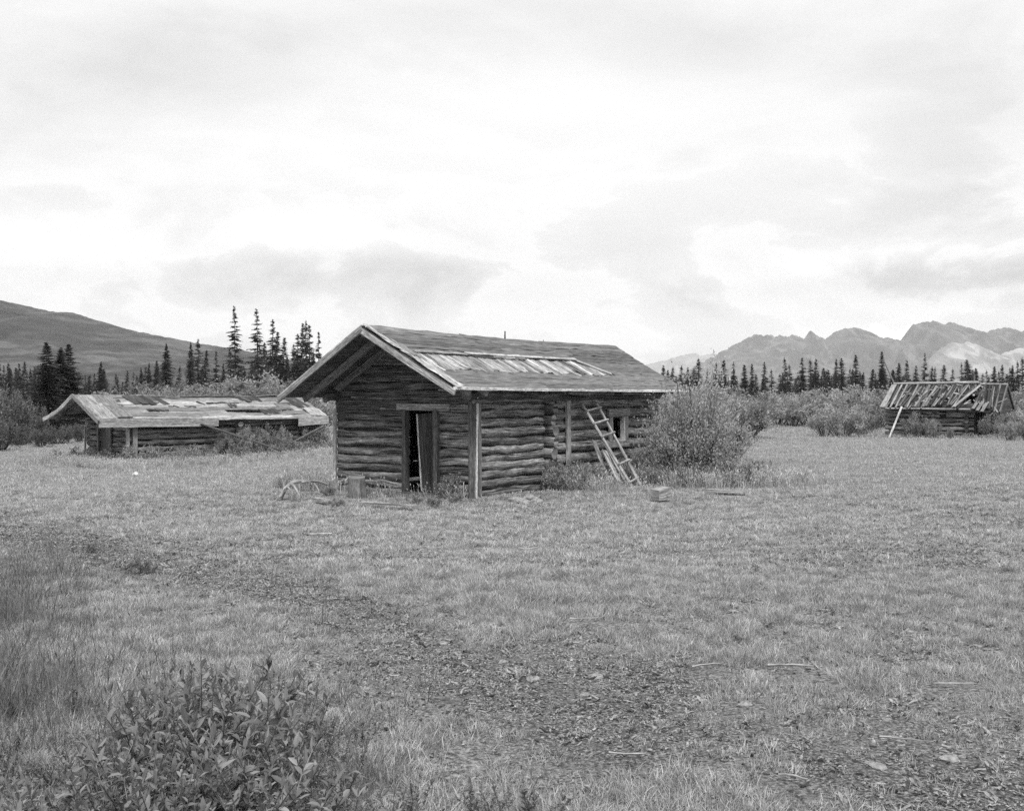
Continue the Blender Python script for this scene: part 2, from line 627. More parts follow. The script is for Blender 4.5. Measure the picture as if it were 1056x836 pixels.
# ------------------------------------------------------------------ hills and mountains
def ridge(name, prof, Y, depth, mat, rough, seed, ncol=260, nrow=46, front=1.15, warp=0.0, crag=0.0):
    """height field whose skyline follows (px, py) points at distance Y"""
    pr = np.array(prof, float)
    px = np.linspace(pr[0, 0], pr[-1, 0], ncol)
    py = np.interp(px, pr[:, 0], pr[:, 1])
    v = np.linspace(0, 1.6, nrow)
    PX, Vv = np.meshgrid(px, v)
    H = (HY - py) / F * Y + EYE
    yy = Y - depth * (1 - Vv)
    xx = (PX - CX) / F * Y + (fbm(PX * 0.01, Vv * 2, 3, seed + 40) - 0.5) * depth * warp * (1 - np.clip(Vv, 0, 1))
    base = np.where(Vv <= 1, Vv ** front, np.clip(1 - (Vv - 1) / 0.6, 0, 1))
    gul = 1 - np.abs(2 * fbm(PX * 0.03 + Vv * 1.5, Vv * 1.4, 5, seed) - 1) * 1.0
    crest = (1 - np.abs(2 * fbm(PX * 0.16, Vv * 2.0, 5, seed + 9) - 1)) - 0.75
    Z = H[None, :] * (base + rough * (gul - 0.75) * np.sin(np.clip(Vv, 0, 1) * math.pi) + 0.0) + crest * crag * (Y / F) * np.clip(Vv, 0, 1) ** 2 * np.clip(1.6 - Vv, 0, .6) / .6
    Z = np.where(Vv >= 1.59, -4, Z)
    Z = np.where(Vv <= 0.001, -4, Z)
    Vt = np.stack([xx, yy, Z], -1).reshape(-1, 3)
    i = np.arange(nrow - 1)[:, None] * ncol
    j = np.arange(ncol - 1)[None, :]
    Fq = np.stack([i + j, i + j + 1, i + ncol + j + 1, i + ncol + j], -1).reshape(-1, 4)
    mb = MB()
    mb.raw(Vt, Fq, None, 1.0, True)
    return tag(mb.build(name, mat), kind='structure')


ridge('hill', [(-420, 290), (-200, 292), (-90, 298), (0, 309), (50, 320), (75, 322), (130, 339), (200, 353), (245, 360), (300, 371), (380, 384), (480, 398), (560, 412)],
      1700, 900, M['hill'], 0.16, 3.0, 400, 60, 1.0, 0.0, 1.5)
ridge('mountains', [(640, 412), (680, 400), (720, 376), (745, 362), (777, 345), (800, 346), (818, 345), (829, 350), (835, 341), (842, 346), (851, 350), (862, 341), (876, 337), (893, 341),
                    (905, 346), (918, 349), (934, 352), (941, 335), (952, 331), (962, 330), (982, 333), (997, 339), (1014, 342), (1036, 338), (1056, 341), (1120, 332), (1250, 345), (1500, 370)],
      5600, 1500, M['mountain'], 0.6, 5.0, 900, 80, 1.15, 0.1, 5.0)
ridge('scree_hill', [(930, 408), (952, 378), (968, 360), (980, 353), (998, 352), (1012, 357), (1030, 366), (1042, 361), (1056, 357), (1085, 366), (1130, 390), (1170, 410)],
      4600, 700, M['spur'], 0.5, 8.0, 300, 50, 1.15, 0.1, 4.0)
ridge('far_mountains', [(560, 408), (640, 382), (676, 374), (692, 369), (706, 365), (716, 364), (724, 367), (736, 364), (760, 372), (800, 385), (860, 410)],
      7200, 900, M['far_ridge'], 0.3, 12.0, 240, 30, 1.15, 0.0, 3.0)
ridge('glacier', [(845, 380), (880, 352), (893, 340), (898, 334), (906, 333), (912, 338), (920, 342), (928, 341), (936, 336), (945, 333), (960, 345), (985, 380)],
      6600, 500, M['snow'], 0.2, 15.0, 240, 30, 1.15, 0.0, 5.0)
ridge('snow_slope', [(838, 372), (846, 352), (852, 347), (858, 346), (864, 350), (880, 372)], 6300, 300, M['snow'], 0.1, 17.0, 40, 20)

# ------------------------------------------------------------------ haze
hb = MB()
x0, x1, y0, y1, z0, z1 = -9200, 9200, -400, 9200, -6, 700
c8 = [(x, y, z) for z in (z0, z1) for y in (y0, y1) for x in (x0, x1)]
hb.raw(c8, [(0, 2, 3, 1), (4, 5, 7, 6), (0, 1, 5, 4), (2, 6, 7, 3), (0, 4, 6, 2), (1, 3, 7, 5)])
hm = bpy.data.materials.new('haze air')
hm.use_nodes = True
hn = NT(hm.node_tree)
hn.n.clear()
ho = hn.new('ShaderNodeOutputMaterial')
hv = hn.new('ShaderNodeVolumePrincipled')
hv.inputs['Color'].default_value = (0.95, 0.95, 0.95, 1)
hv.inputs['Density'].default_value = 0.00008
hv.inputs['Anisotropy'].default_value = 0.0
hn.l.new(hv.outputs[0], ho.inputs['Volume'])
haze = tag(hb.build('haze', hm), kind='stuff')


# ------------------------------------------------------------------ main log cabin
def cabin_frame(label, px, Y, ang, zoff=0.0, name='log_cabin'):
    X = (px - CX) / F * Y
    return thing(name, label, 'cabin', (X, Y, float(gz(X, Y)) + zoff), ang)


cab = thing('log_cabin', 'large log cabin with open plank door, ladder against its long wall and patched felt roof', 'cabin', (-0.78, 23.7, 0.0), math.atan2(.843, .538))
W, L = 3.86, 8.75
RID, EY0, EY1 = W / 2, -0.44, W + 0.38
ZR, ZE0, ZE1 = 3.46, 2.17, 2.02
S0, S1 = -1.39, 10.05


def zroof(y):
    return ZR - (RID - y) / (RID - EY0) * (ZR - ZE0) if y < RID else ZR - (y - RID) / (EY1 - RID) * (ZR - ZE1)


def wallrow_y(mb, x, y0, y1, z, r, **kw):
    mb.log((x, y0, z), (x, y1, z), r, **kw)


# front wall (hewn logs), with the door gap y 1.02 .. 1.82
fw = MB()
z = -0.17
row = 0
while z < 1.66:
    r = rng.uniform(0.082, 0.098)
    for (a, b) in ((0.05, 0.98), (1.86, W - 0.03)):
        fw.log((0.09 + rng.normal(0, .008), a, z + r + rng.normal(0, .006)), (0.09, b, z + r + rng.normal(0, .012)), r * 1.0, k=12, jit=0.11, square=0.35, bend=.010,
               tone=rng.uniform(0.7, 1.3))
    z += r * 2.07
    row += 1
for (a, b, tn) in ((1.86, W - 0.03, 0.40), (0.05, 0.98, 0.8)):
    fw.board((0.05, a, 1.76), (0.05, b, 1.75), 0.15, 0.19, (0, 0, 1), tn)
fw.board((0.07, 0.04, 1.93), (0.07, W, 1.93), 0.17, 0.17, (0, 0, 1), 0.42)
fw.board((0.06, 0.04, 2.09), (0.06, W, 2.09), 0.17, 0.13, (0, 0, 1), 0.5)
fw.build('log_wall', M['log'], cab)
# mud chinking behind the front logs
ch = MB()
ch.board((0.13, 0.05, 0.82), (0.13, 0.97, 0.82), 0.06, 1.95, (0, 0, 1), 1.0)
ch.board((0.13, 1.87, 0.82), (0.13, W - .05, 0.82), 0.06, 1.95, (0, 0, 1), 1.0)
ch.board((0.13, 0.98, -0.12), (0.13, 1.86, -0.12), 0.05, 0.10, (0, 0, 1), 1.0)
ch.build('chinking', M['plaster'], cab)
# gable above
gb = MB()
z = 2.15
while z < ZR - 0.12:
    h = rng.uniform(0.17, 0.2)
    yb0 = RID - (ZR - 0.06 - z - h * 0.5) / (ZR - ZE0) * (RID - EY0)
    yb1 = RID + (ZR - 0.06 - z - h * 0.5) / (ZR - ZE1) * (EY1 - RID)
    yb0, yb1 = max(yb0, 0.0), min(yb1, W)
    gb.log((0.08, yb0, z + h / 2), (0.08, yb1, z + h / 2 + rng.normal(0, .012)), h * 0.52, k=8, jit=0.07, square=0.45, tone=rng.uniform(0.6, 1.35))
    z += h * 0.97
gb.board((0.02, 0.02, 2.165), (0.0, 0.95, 2.16), 0.04, 0.03, (0, 0, 1), 3.0)
gb.board((0.02, 2.4, 2.0), (0.0, 3.4, 2.01), 0.03, 0.035, (0, 0, 1), 2.5)
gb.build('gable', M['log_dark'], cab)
# rear gable / wall
rw = MB()
z = 0.02
while z < ZR - 0.15:
    h = 0.24
    yb0 = max(RID - (ZR - 0.06 - z - h * 0.5) / (ZR - ZE0) * (RID - EY0), 0.0)
    yb1 = min(RID + (ZR - 0.06 - z - h * 0.5) / (ZR - ZE1) * (EY1 - RID), W)
    rw.log((L - 0.12, yb0, z + h / 2), (L - 0.12, yb1, z + h / 2), h * 0.52, k=8)
    z += h
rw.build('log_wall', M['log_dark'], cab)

# long wall, near unit: small hewn logs x 0.02 .. 2.85
lw = MB()
z = -0.15
while z < 1.95:
    r = rng.uniform(0.082, 0.10)
    lw.log((0.06, 0.1 + rng.normal(0, .006), z + r + rng.normal(0, .008)), (2.86, 0.1, z + r + rng.normal(0, .012)), r, r * rng.uniform(.88, 1.05), k=11, jit=0.10, square=0.3, bend=.012, tone=rng.uniform(0.6, 1.25))
    z += r * 2.08
lw.build('log_wall', M['log'], cab)
# long wall, far unit: round logs, crossing ends at x 2.95..3.3
lf = MB()
z = -0.10
ri = 0
while z < 1.95:
    r = rng.uniform(0.125, 0.145)
    zc_ = z + r
    tn = rng.uniform(0.75, 1.35)
    spans = [(3.35, L + 0.25)]
    if 0.86 < zc_ < 1.52:
        spans = [(3.35, 6.02), (6.98, L + 0.25)]
    for (a, b) in spans:
        lf.log((a, 0.10, zc_ + rng.normal(0, .012)), (b, 0.10, zc_ + rng.normal(0, .015)), r, r * 0.93, k=11, jit=0.06, tone=tn, bend=0.012)
    z += r * 1.96
lf.build('log_wall', M['log'], cab)
le = MB()
z = 0.03
while z < 1.95:      # butt ends of the crossing logs, seen end-on
    r = rng.uniform(0.12, 0.145)
    le.log((3.06 + rng.normal(0, .03), -0.06 - rng.uniform(0, .12), z + r), (3.06, 0.5, z + r), r * 1.1, r, k=10, jit=0.08, tone=rng.uniform(0.6, 1.3))
    le.log((3.24, -0.02 - rng.uniform(0, .05), z + r * 1.7), (3.24, 0.3, z + r * 1.7), r * .7, k=8, jit=0.08, tone=rng.uniform(0.3, 0.6))
    z += r * 2.0
le.build('log_ends', M['log'], cab)
lc = MB()
lc.board((0.1, 0.16, 1.0), (L, 0.16, 1.0 - 0.0), 0.05, 0.0001 + 0.4, (0, 0, 1), 1.0)
lc.V, lc.F, lc.UV, lc.T, lc.S, lc.MI, lc.nv = [], [], [], [], [], [], 0
lc.board((0.1, 0.16, 0.97), (6.0, 0.16, 0.97), 0.06, 1.9, (0, 0, 1), 1.0)
lc.board((7.0, 0.16, 0.97), (L, 0.16, 0.97), 0.06, 1.9, (0, 0, 1), 1.0)
lc.board((6.0, 0.16, 0.42), (7.0, 0.16, 0.42), 0.06, 0.8, (0, 0, 1), 1.0)
lc.board((6.0, 0.16, 1.74), (7.0, 0.16, 1.74), 0.06, 0.36, (0, 0, 1), 1.0)
lc.build('chinking', M['plaster'], cab)
# plate log under the eave
pl = MB()
pl.log((-0.25, 0.03, 2.06), (L + 0.3, 0.03, 2.10), 0.13, k=11, jit=0.07, tone=0.9)
pl.log((-0.25, W - 0.05, 2.06), (L + 0.3, W - 0.05, 2.06), 0.13, k=10, tone=0.7)
pl.log((-0.2, -0.10, 1.93), (4.5, -0.03, 1.96), 0.05, k=8, tone=1.0)
pl.build('wall_plate', M['log_dark'], cab)
# back long wall
bwm = MB()
z = 0.02
while z < 1.95:
    bwm.log((0.06, W - 0.1, z + 0.1), (L, W - 0.1, z + 0.1), 0.107, k=8)
    z += 0.2
bwm.build('log_wall', M['log_dark'], cab)
fl = MB()
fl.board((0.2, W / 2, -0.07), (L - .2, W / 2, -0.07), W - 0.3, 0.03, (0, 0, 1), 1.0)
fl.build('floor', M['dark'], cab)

# corner posts and trims
cp = MB()
cp.board((-0.035, 0.03, -0.17), (-0.035, 0.03, 2.08), 0.05, 0.19, (0, 1, 0), 0.5)
cp.board((-0.02, -0.04, -0.17), (0.0, -0.045, 2.06), 0.11, 0.05, (0, 1, 0), 0.55)
cp.board((-0.045, -0.075, -0.12), (-0.03, -0.078, 2.0), 0.045, 0.03, (0, 1, 0), 2.2)
cp.board((0.105, -0.055, -0.14), (0.09, -0.05, 2.02), 0.09, 0.04, (0, 1, 0), 0.8)
cp.build('corner_post', M['board'], cab)
ct = MB()
ct.board((-0.03, W + 0.0, -0.14), (-0.03, W + 0.0, 1.75), 0.04, 0.09, (0, 1, 0), 1.7)
ct.build('corner_trim', M['board'], cab)
vp = MB()
vp.board((3.88, -0.06, 0.15), (3.86, -0.05, 1.95), 0.17, 0.05, (0, 1, 0), 1.25)
vp.build('wall_batten', M['board'], cab)

# door
df = MB()
for (y, tn) in ((0.985, 0.55), (1.835, 0.42)):
    df.board((-0.02, y, -0.15), (-0.02, y, 1.74), 0.14, 0.10, (0, 1, 0), tn)
df.board((-0.04, 0.62, 1.79), (-0.04, 2.05, 1.80), 0.05, 0.14, (0, 0, 1), 1.15)
df.board((0.0, 0.9, -0.10), (0.0, 1.9, -0.10), 0.22, 0.08, (0, 0, 1), 0.7)
df.build('door_frame', M['board'], cab)
dr = thing('door', None, None)
dr.parent = cab
bpy.data.objects.remove(dr)
dm = MB()
ca, sa = math.cos(R(17)), math.sin(R(17))
for i in range(4):      # planks of the door, swung a little inward from the hinge side, sagging
    u0_ = 0.005 + i * 0.148
    u1_ = u0_ + 0.143
    um = (u0_ + u1_) / 2
    xo, yo = 0.05 + um * sa, 1.045 + um * ca
    lean = 0.06
    dm.board((xo, yo - lean * .9, -0.03 - um * 0.05), (xo, yo + lean, 1.67 - um * 0.05), 0.143, 0.03, (ca, -sa, 0), (0.55, 0.5, 0.7, 0.85)[i])
um = 0.595
dm.board((0.04 + um * sa, 1.05 + um * ca - 0.07, -0.04), (0.04 + um * sa, 1.05 + um * ca + 0.065, 1.64), 0.04, 0.04, (ca, -sa, 0), 7.0)  # free edge of the door: colour raised to look lit despite interior shade
dm.board((0.09 + 0.02 * sa, 1.06, 1.35), (0.09 + 0.56 * sa, 1.06 + .54 * ca, 1.33), 0.03, 0.1, (0, 0, 1), 1.0)
door = dm.build('door', M['board_dark'], cab)

# window
wf = MB()
wf.board((5.92, -0.045, 1.62), (7.12, -0.045, 1.63), 0.05, 0.2, (0, 0, 1), 0.95)
wf.board((5.95, -0.04, 0.80), (7.1, -0.04, 0.80), 0.06, 0.16, (0, 0, 1), 1.0)
wf.board((6.09, -0.035, 0.88), (6.09, -0.035, 1.52), 0.18, 0.05, (0, 1, 0), 0.95)
wf.board((6.94, -0.035, 0.88), (6.94, -0.035, 1.52), 0.19, 0.05, (0, 1, 0), 0.9)
wf.board((6.835, 0.0, 0.88), (6.835, 0.0, 1.52), 0.03, 0.13, (0, 1, 0), 2.3)
wf.board((6.2, 0.03, 0.88), (6.82, 0.03, 0.885), 0.16, 0.03, (0, 0, 1), 1.3)
wf.board((6.2, 0.03, 1.535), (6.82, 0.03, 1.535), 0.16, 0.03, (0, 0, 1), 0.8)
wf.build('window_frame', M['board'], cab)


# ---- roof
def slope_pt(side, s, f, n=0.0):
    """point on the roof: f 0 ridge .. 1 eave; n height above deck, along the normal"""
    ye, ze = (EY0, ZE0) if side == 0 else (EY1, ZE1)
    y = RID + (ye - RID) * f
    z = ZR + (ze - ZR) * f
    nv = np.array((0, -(ze - ZR), (ye - RID)))
    nv = nv / np.linalg.norm(nv)
    if nv[2] < 0:
        nv = -nv
    sag = -0.05 * math.sin(math.pi * min(1, max(0, (s - S0) / (S1 - S0)))) * (0.4 + 0.6 * (1 - f))
    return np.array((s, y, z + sag)) + nv * n, nv


roof = MB()
for side in (0, 1):
    nb = 12
    for i in range(nb):
        f0, f1 = i / nb, (i + 1) / nb
        fm = (f0 + f1) / 2
        ln = math.hypot((RID - EY0) if side == 0 else (EY1 - RID), (ZR - (ZE0, ZE1)[side]))
        cuts = [S0 + rng.uniform(0, .02)] + sorted(rng.uniform(1, 9, 2)) + [S1 - rng.uniform(0, .15)]
        for a, b in zip(cuts[:-1], cuts[1:]):
            p, nv = slope_pt(side, a, fm)
            q, _ = slope_pt(side, b, fm)
            pm = [slope_pt(side, x, fm)[0] for x in np.linspace(a, b, 6)]
            wd = ln / nb - 0.006
            roof.sweep(pm, [(-wd / 2, -.015), (wd / 2, -.015), (wd / 2, .015), (-wd / 2, .015)], nv, rng.uniform(0.6, 1.3), False, 0.003)
roof_o = roof.build('roof', M['board_dark'], cab)

ft = MB()


def strip(mb, side, s0, s1, f0, f1, n, tone, th=0.012, wav=0.006, ragged=0.0):
    """a sheet of roofing laid on the slope (cross-section is a thin slab)"""
    ns = max(3, int((s1 - s0) / 0.35))
    nf = 3
    ss = np.linspace(s0, s1, ns)
    top, bot, uv = [], [], []
    for j, f in enumerate(np.linspace(f0, f1, nf)):
        for i, s_ in enumerate(ss):
            ff = f + (rng.normal(0, ragged) if j in (0, nf - 1) else 0)
            p, nv = slope_pt(side, s_, ff, n + rng.normal(0, wav) * 0.5 + wav)
            top.append(p)
            bot.append(p - nv * th)
    Vv = np.array(top + bot)
    nn = ns * nf
    ou, ov = rng.uniform(0, 50, 2)
    ln = 2.7
    fc, uvs = [], []

    def uvp(ix):
        ix = ix % nn
        j, i = divmod(ix, ns)
        return (ss[i] + ou, (f0 + (f1 - f0) * j / (nf - 1)) * ln + ov)
    for j in range(nf - 1):
        for i in range(ns - 1):
            a = j * ns + i
            fc.append((a, a + 1, a + ns + 1, a + ns))
            fc.append((nn + a, nn + a + ns, nn + a + ns + 1, nn + a + 1))
    for i in range(ns - 1):
        fc.append((i + 1, i, nn + i, nn + i + 1))
        a = (nf - 1) * ns + i
        fc.append((a, a + 1, nn + a + 1, nn + a))
    for j in range(nf - 1):
        a = j * ns
        fc.append((a, a + ns, nn + a + ns, nn + a))
        a = j * ns + ns - 1
        fc.append((a + ns, a, nn + a, nn + a + ns))
    uvs = [[uvp(ix) for ix in q] for q in fc]
    mb.raw(Vv, fc, uvs, tone, False)


# upper felt courses, laid from below upward so each laps the next
courses = [(0.0, 0.075), (0.065, 0.145), (0.135, 0.215), (0.205, 0.28), (0.27, 0.345), (0.335, 0.41)]
for i, (f0, f1) in enumerate(courses):
    e0 = S0 + 0.16
    cuts = [e0, rng.uniform(1.5, 3.5), rng.uniform(4.5, 7.2), S1 - 0.02]
    for a, b in zip(cuts[:-1], cuts[1:]):
        strip(ft, 0, a, b - 0.01, f0, f1, 0.030 + 0.012 * (len(courses) - i) * 0.6, rng.uniform(0.65, 1.3), wav=0.012, ragged=0.008)
# lower felt, eave side
for i, (f0, f1) in enumerate([(0.69, 0.80), (0.79, 0.90), (0.89, 1.0)]):
    cuts = [S0 + 0.16, rng.uniform(2, 4), rng.uniform(5.5, 7.5), S1 - 0.03]
    for a, b in zip(cuts[:-1], cuts[1:]):
        strip(ft, 0, a, b - 0.01, f0, f1, 0.034 - 0.006 * i, rng.uniform(0.75, 1.2), wav=.012, ragged=0.007)
# the far end still covered
for (f0, f1, a) in [(0.40, 0.50, 6.2), (0.49, 0.60, 6.7), (0.59, 0.70, 7.0)]:
    strip(ft, 0, a, S1 - 0.03, f0, f1, 0.036, rng.uniform(0.85, 1.1), ragged=0.003)
strip(ft, 0, 0.1, 2.1, 0.40, 0.45, 0.05, 0.5, wav=0.012, ragged=0.012)
strip(ft, 1, S0 + .1, S1, 0.0, 1.0, 0.03, 1.0)
ft.build('roofing_felt', M['felt'], roof_o)

# exposed boards of the middle band, running down the slope
eb = MB()
s_ = S0 + 0.2
while s_ < 6.7:
    wd = rng.uniform(0.09, 0.22)
    fa = 0.385 + rng.uniform(0, .05)
    fb = 0.70 + rng.uniform(-.035, .03)
    if s_ > 6.2:
        fa = 0.5
    p, nv = slope_pt(0, s_ + wd / 2, fa, 0.032)
    q, _ = slope_pt(0, s_ + wd / 2, fb, 0.030)
    tn = rng.choice([0.55, 0.8, 1.05, 1.3, 1.6], p=[.2, .25, .25, .2, .1])
    eb.board(p, q + nv * rng.uniform(0, .02), wd - rng.uniform(.008, .03), 0.02, nv + rng.normal(0, .06, 3), tn, seg=4, jit=.007)
    s_ += wd
eb.build('exposed_boards', M['silver'], roof_o)
bt = MB()      # pale battens that held the felt
for (a, b, fa, fb, wd, tn) in [(1.0, 6.1, 0.40, 0.385, 0.10, 0.95), (-0.9, 1.0, 0.43, 0.42, 0.07, 0.6), (2.0, 3.4, 0.445, 0.44, 0.05, 0.6)]:
    for k in range(3):
        u0_, u1_ = a + (b - a) * k / 3, a + (b - a) * (k + 1) / 3 - 0.03
        p, nv = slope_pt(0, u0_, fa + (fb - fa) * k / 3, 0.085)
        q, _ = slope_pt(0, u1_, fa + (fb - fa) * (k + 1) / 3, 0.085)
        bt.board(p, q, wd, 0.02, nv, tn * rng.uniform(0.85, 1.1))
p, nv = slope_pt(0, 6.0, 0.41, 0.075)
q, _ = slope_pt(0, 6.75, 0.68, 0.07)
bt.board(p, q, 0.15, 0.02, nv, 0.85)
bt.build('batten', M['board_light'], roof_o)

# eave strip
es = MB()
cuts = [S0 - 0.02, 1.2, 3.9, 6.0, 8.2, S1 - 0.05]
for a, b in zip(cuts[:-1], cuts[1:]):
    p, nv = slope_pt(0, a, 1.0, 0.03)
    q, _ = slope_pt(0, b - 0.02, 1.0, 0.03 + rng.uniform(0, .012))
    es.board(p + np.array((0, -.02, -.005)), q + np.array((0, -.02, -.005)), 0.05, 0.06, (0, 0, 1), rng.uniform(1.2, 1.55))
for (a, b) in [(3.3, 5.6), (6.1, 7.6)]:
    p, nv = slope_pt(0, a, 0.985, -0.07)
    q, _ = slope_pt(0, b, 0.985, -0.07)
    es.board(p, q, 0.05, 0.06, (0, 0, 1), 0.35)
es.build('eave_board', M['board_light'], roof_o)
# barge boards on the front gable
for side in (0, 1):
    bb = MB()
    p, nv = slope_pt(side, S0 - 0.03, -0.01, -0.04)
    q, _ = slope_pt(side, S0 - 0.03, 1.03, -0.04)
    if side == 0:
        bb.board(p, q, 0.035, 0.11, nv, 0.7, bow=-0.01)
        for (fa, fb, s_, wd, n, tn) in [(-0.01, 0.42, S0 + 0.10, 0.15, 0.075, 0.9), (0.41, 1.02, S0 + 0.11, 0.14, 0.07, 0.85), (0.02, 0.5, S0 + 0.26, 0.09, 0.062, 0.5),
                                        (0.30, 0.78, S0 + 0.36, 0.10, 0.058, 0.55), (0.55, 1.0, S0 + 0.28, 0.12, 0.058, 0.8)]:
            p, nv = slope_pt(0, s_, fa, n)
            q, _ = slope_pt(0, s_ + rng.normal(0, .015), fb, n)
            bb.board(p, q, wd, 0.02, nv + rng.normal(0, .08, 3), tn, seg=6, jit=0.010)
        bb.build('barge_board', M['board_light'], roof_o)
    else:
        bb.board(p, q, 0.04, 0.11, nv, 1.0)
        p, nv = slope_pt(1, S0 + 0.04, -0.02, 0.035)
        q, _ = slope_pt(1, S0 + 0.04, 1.02, 0.035)
        bb.board(p, q, 0.14, 0.03, nv, 1.9)
        bb.build('barge_board', M['board'], roof_o)
# rafters under the front overhang and along the eaves
rf = MB()
for s_, tn, rr in ((-0.72, 1.0, 0.06), (-0.06, 1.0, 0.065)):
    for side in (0, 1):
        p, nv = slope_pt(side, s_, 0.0, -0.10)
        q, _ = slope_pt(side, s_, 0.985, -0.10)
        rf.board(p, q, 0.10, 0.14, nv, tn)
s_ = 0.75
while s_ < L + 0.8:
    for side in (0, 1):
        p, nv = slope_pt(side, s_ + rng.normal(0, .05), 0.1, -0.075)
        q, _ = slope_pt(side, s_, 0.93 + rng.uniform(0, .05), -0.075)
        rf.log(p, q, 0.05, k=7, tone=rng.uniform(0.8, 1.5))
    s_ += 0.85
rf.log((S0 + .05, RID, ZR - 0.13), (S1 - .1, RID, ZR - 0.13), 0.08, k=8, tone=0.8)
for y, zz in ((0.95, zroof(0.95) - 0.12), (2.9, zroof(2.9) - .12)):
    rf.log((.15, y, zz), (S1 - .1, y, zz), 0.07, k=8, tone=0.8)
rf.build('rafters', M['board'], roof_o)
wire = MB()
p, _ = slope_pt(0, 4.15, 0.0)
wire.log(p, p + np.array((0.0, 0.0, 0.26)), 0.022, 0.016, k=6, seg=2, tone=0.35)
p, _ = slope_pt(0, 6.0, 0.0)
wire.build('ridge_peg', M['board'], roof_o)
wire = MB()
wire.log(p, p + np.array((0.02, 0.0, 0.11)), 0.012, 0.01, k=5, seg=2, tone=0.35)
wire.build('ridge_peg', M['board'], roof_o)


# ------------------------------------------------------------------ ladder and planks leaning on the long wall
def cabw(x, y, z):
    a = cab.rotation_euler.z
    c_, s_ = math.cos(a), math.sin(a)
    return np.array((-0.78 + x * c_ - y * s_, 23.7 + x * s_ + y * c_, z))


def ladder():
    base = cabw(5.1, -1.3, 0)
    t = thing('ladder', 'rough pole ladder leaning on the long wall of the large log cabin', 'ladder', base)
    b0, b1 = cabw(4.83, -1.25, -0.12) - base, cabw(5.33, -1.22, -0.10) - base
    t0, t1 = cabw(4.47, -0.10, 1.83) - base, cabw(5.22, -0.10, 1.86) - base
    for p, q, r in ((b0, t0, 0.038), (b1, t1, 0.036)):
        m = MB()
        m.log(p - (q - p) * 0.01, q, r * 1.1, r * 0.85, k=8, jit=0.05, tone=1.05, bend=0.008)
        m.build('rail', M['pole'], t)
    for k in (0.06, 0.28, 0.62, 0.78, 0.935):
        m = MB()
        p, q = b0 + (t0 - b0) * (k - .01), b1 + (t1 - b1) * (k + .015)
        dv = (q - p) / np.linalg.norm(q - p)
        off = cabw(0, -0.045, 0) - cabw(0, 0, 0)
        m.log(p - dv * .05 + off, q + dv * .05 + off, 0.027, k=7, jit=0.06, tone=1.0)
        m.build('rung', M['pole'], t)


ladder()
pk = MB()
pk.board((0, 0, 0), (-0.32, 0.62, 0.92), 0.17, 0.03, (0.75, -.4, .4), 1.35)
o = tag(pk.build('leaning_plank', M['board']), 'short bleached plank propped behind the ladder at the cabin wall', 'plank')
o.location = cabw(4.62, -0.75, 0.02)
pk = MB()
pk.board((0, 0, 0), (-0.3, 0.5, 0.72), 0.20, 0.035, (0.75, -.5, .4), 1.7)
o = tag(pk.build('leaning_plank', M['board']), 'wide pale slab standing at the foot of the ladder', 'plank')
o.location = cabw(4.55, -1.05, 0.0)
pk = MB()
pk.log((0, 0, 0), (-0.42, 0.75, 0.85), 0.025, k=6, tone=1.2)
o = tag(pk.build('leaning_stick', M['pole']), 'thin stick slanting between the ladder rails against the cabin wall', 'stick')
o.location = cabw(4.95, -1.0, 0.0)


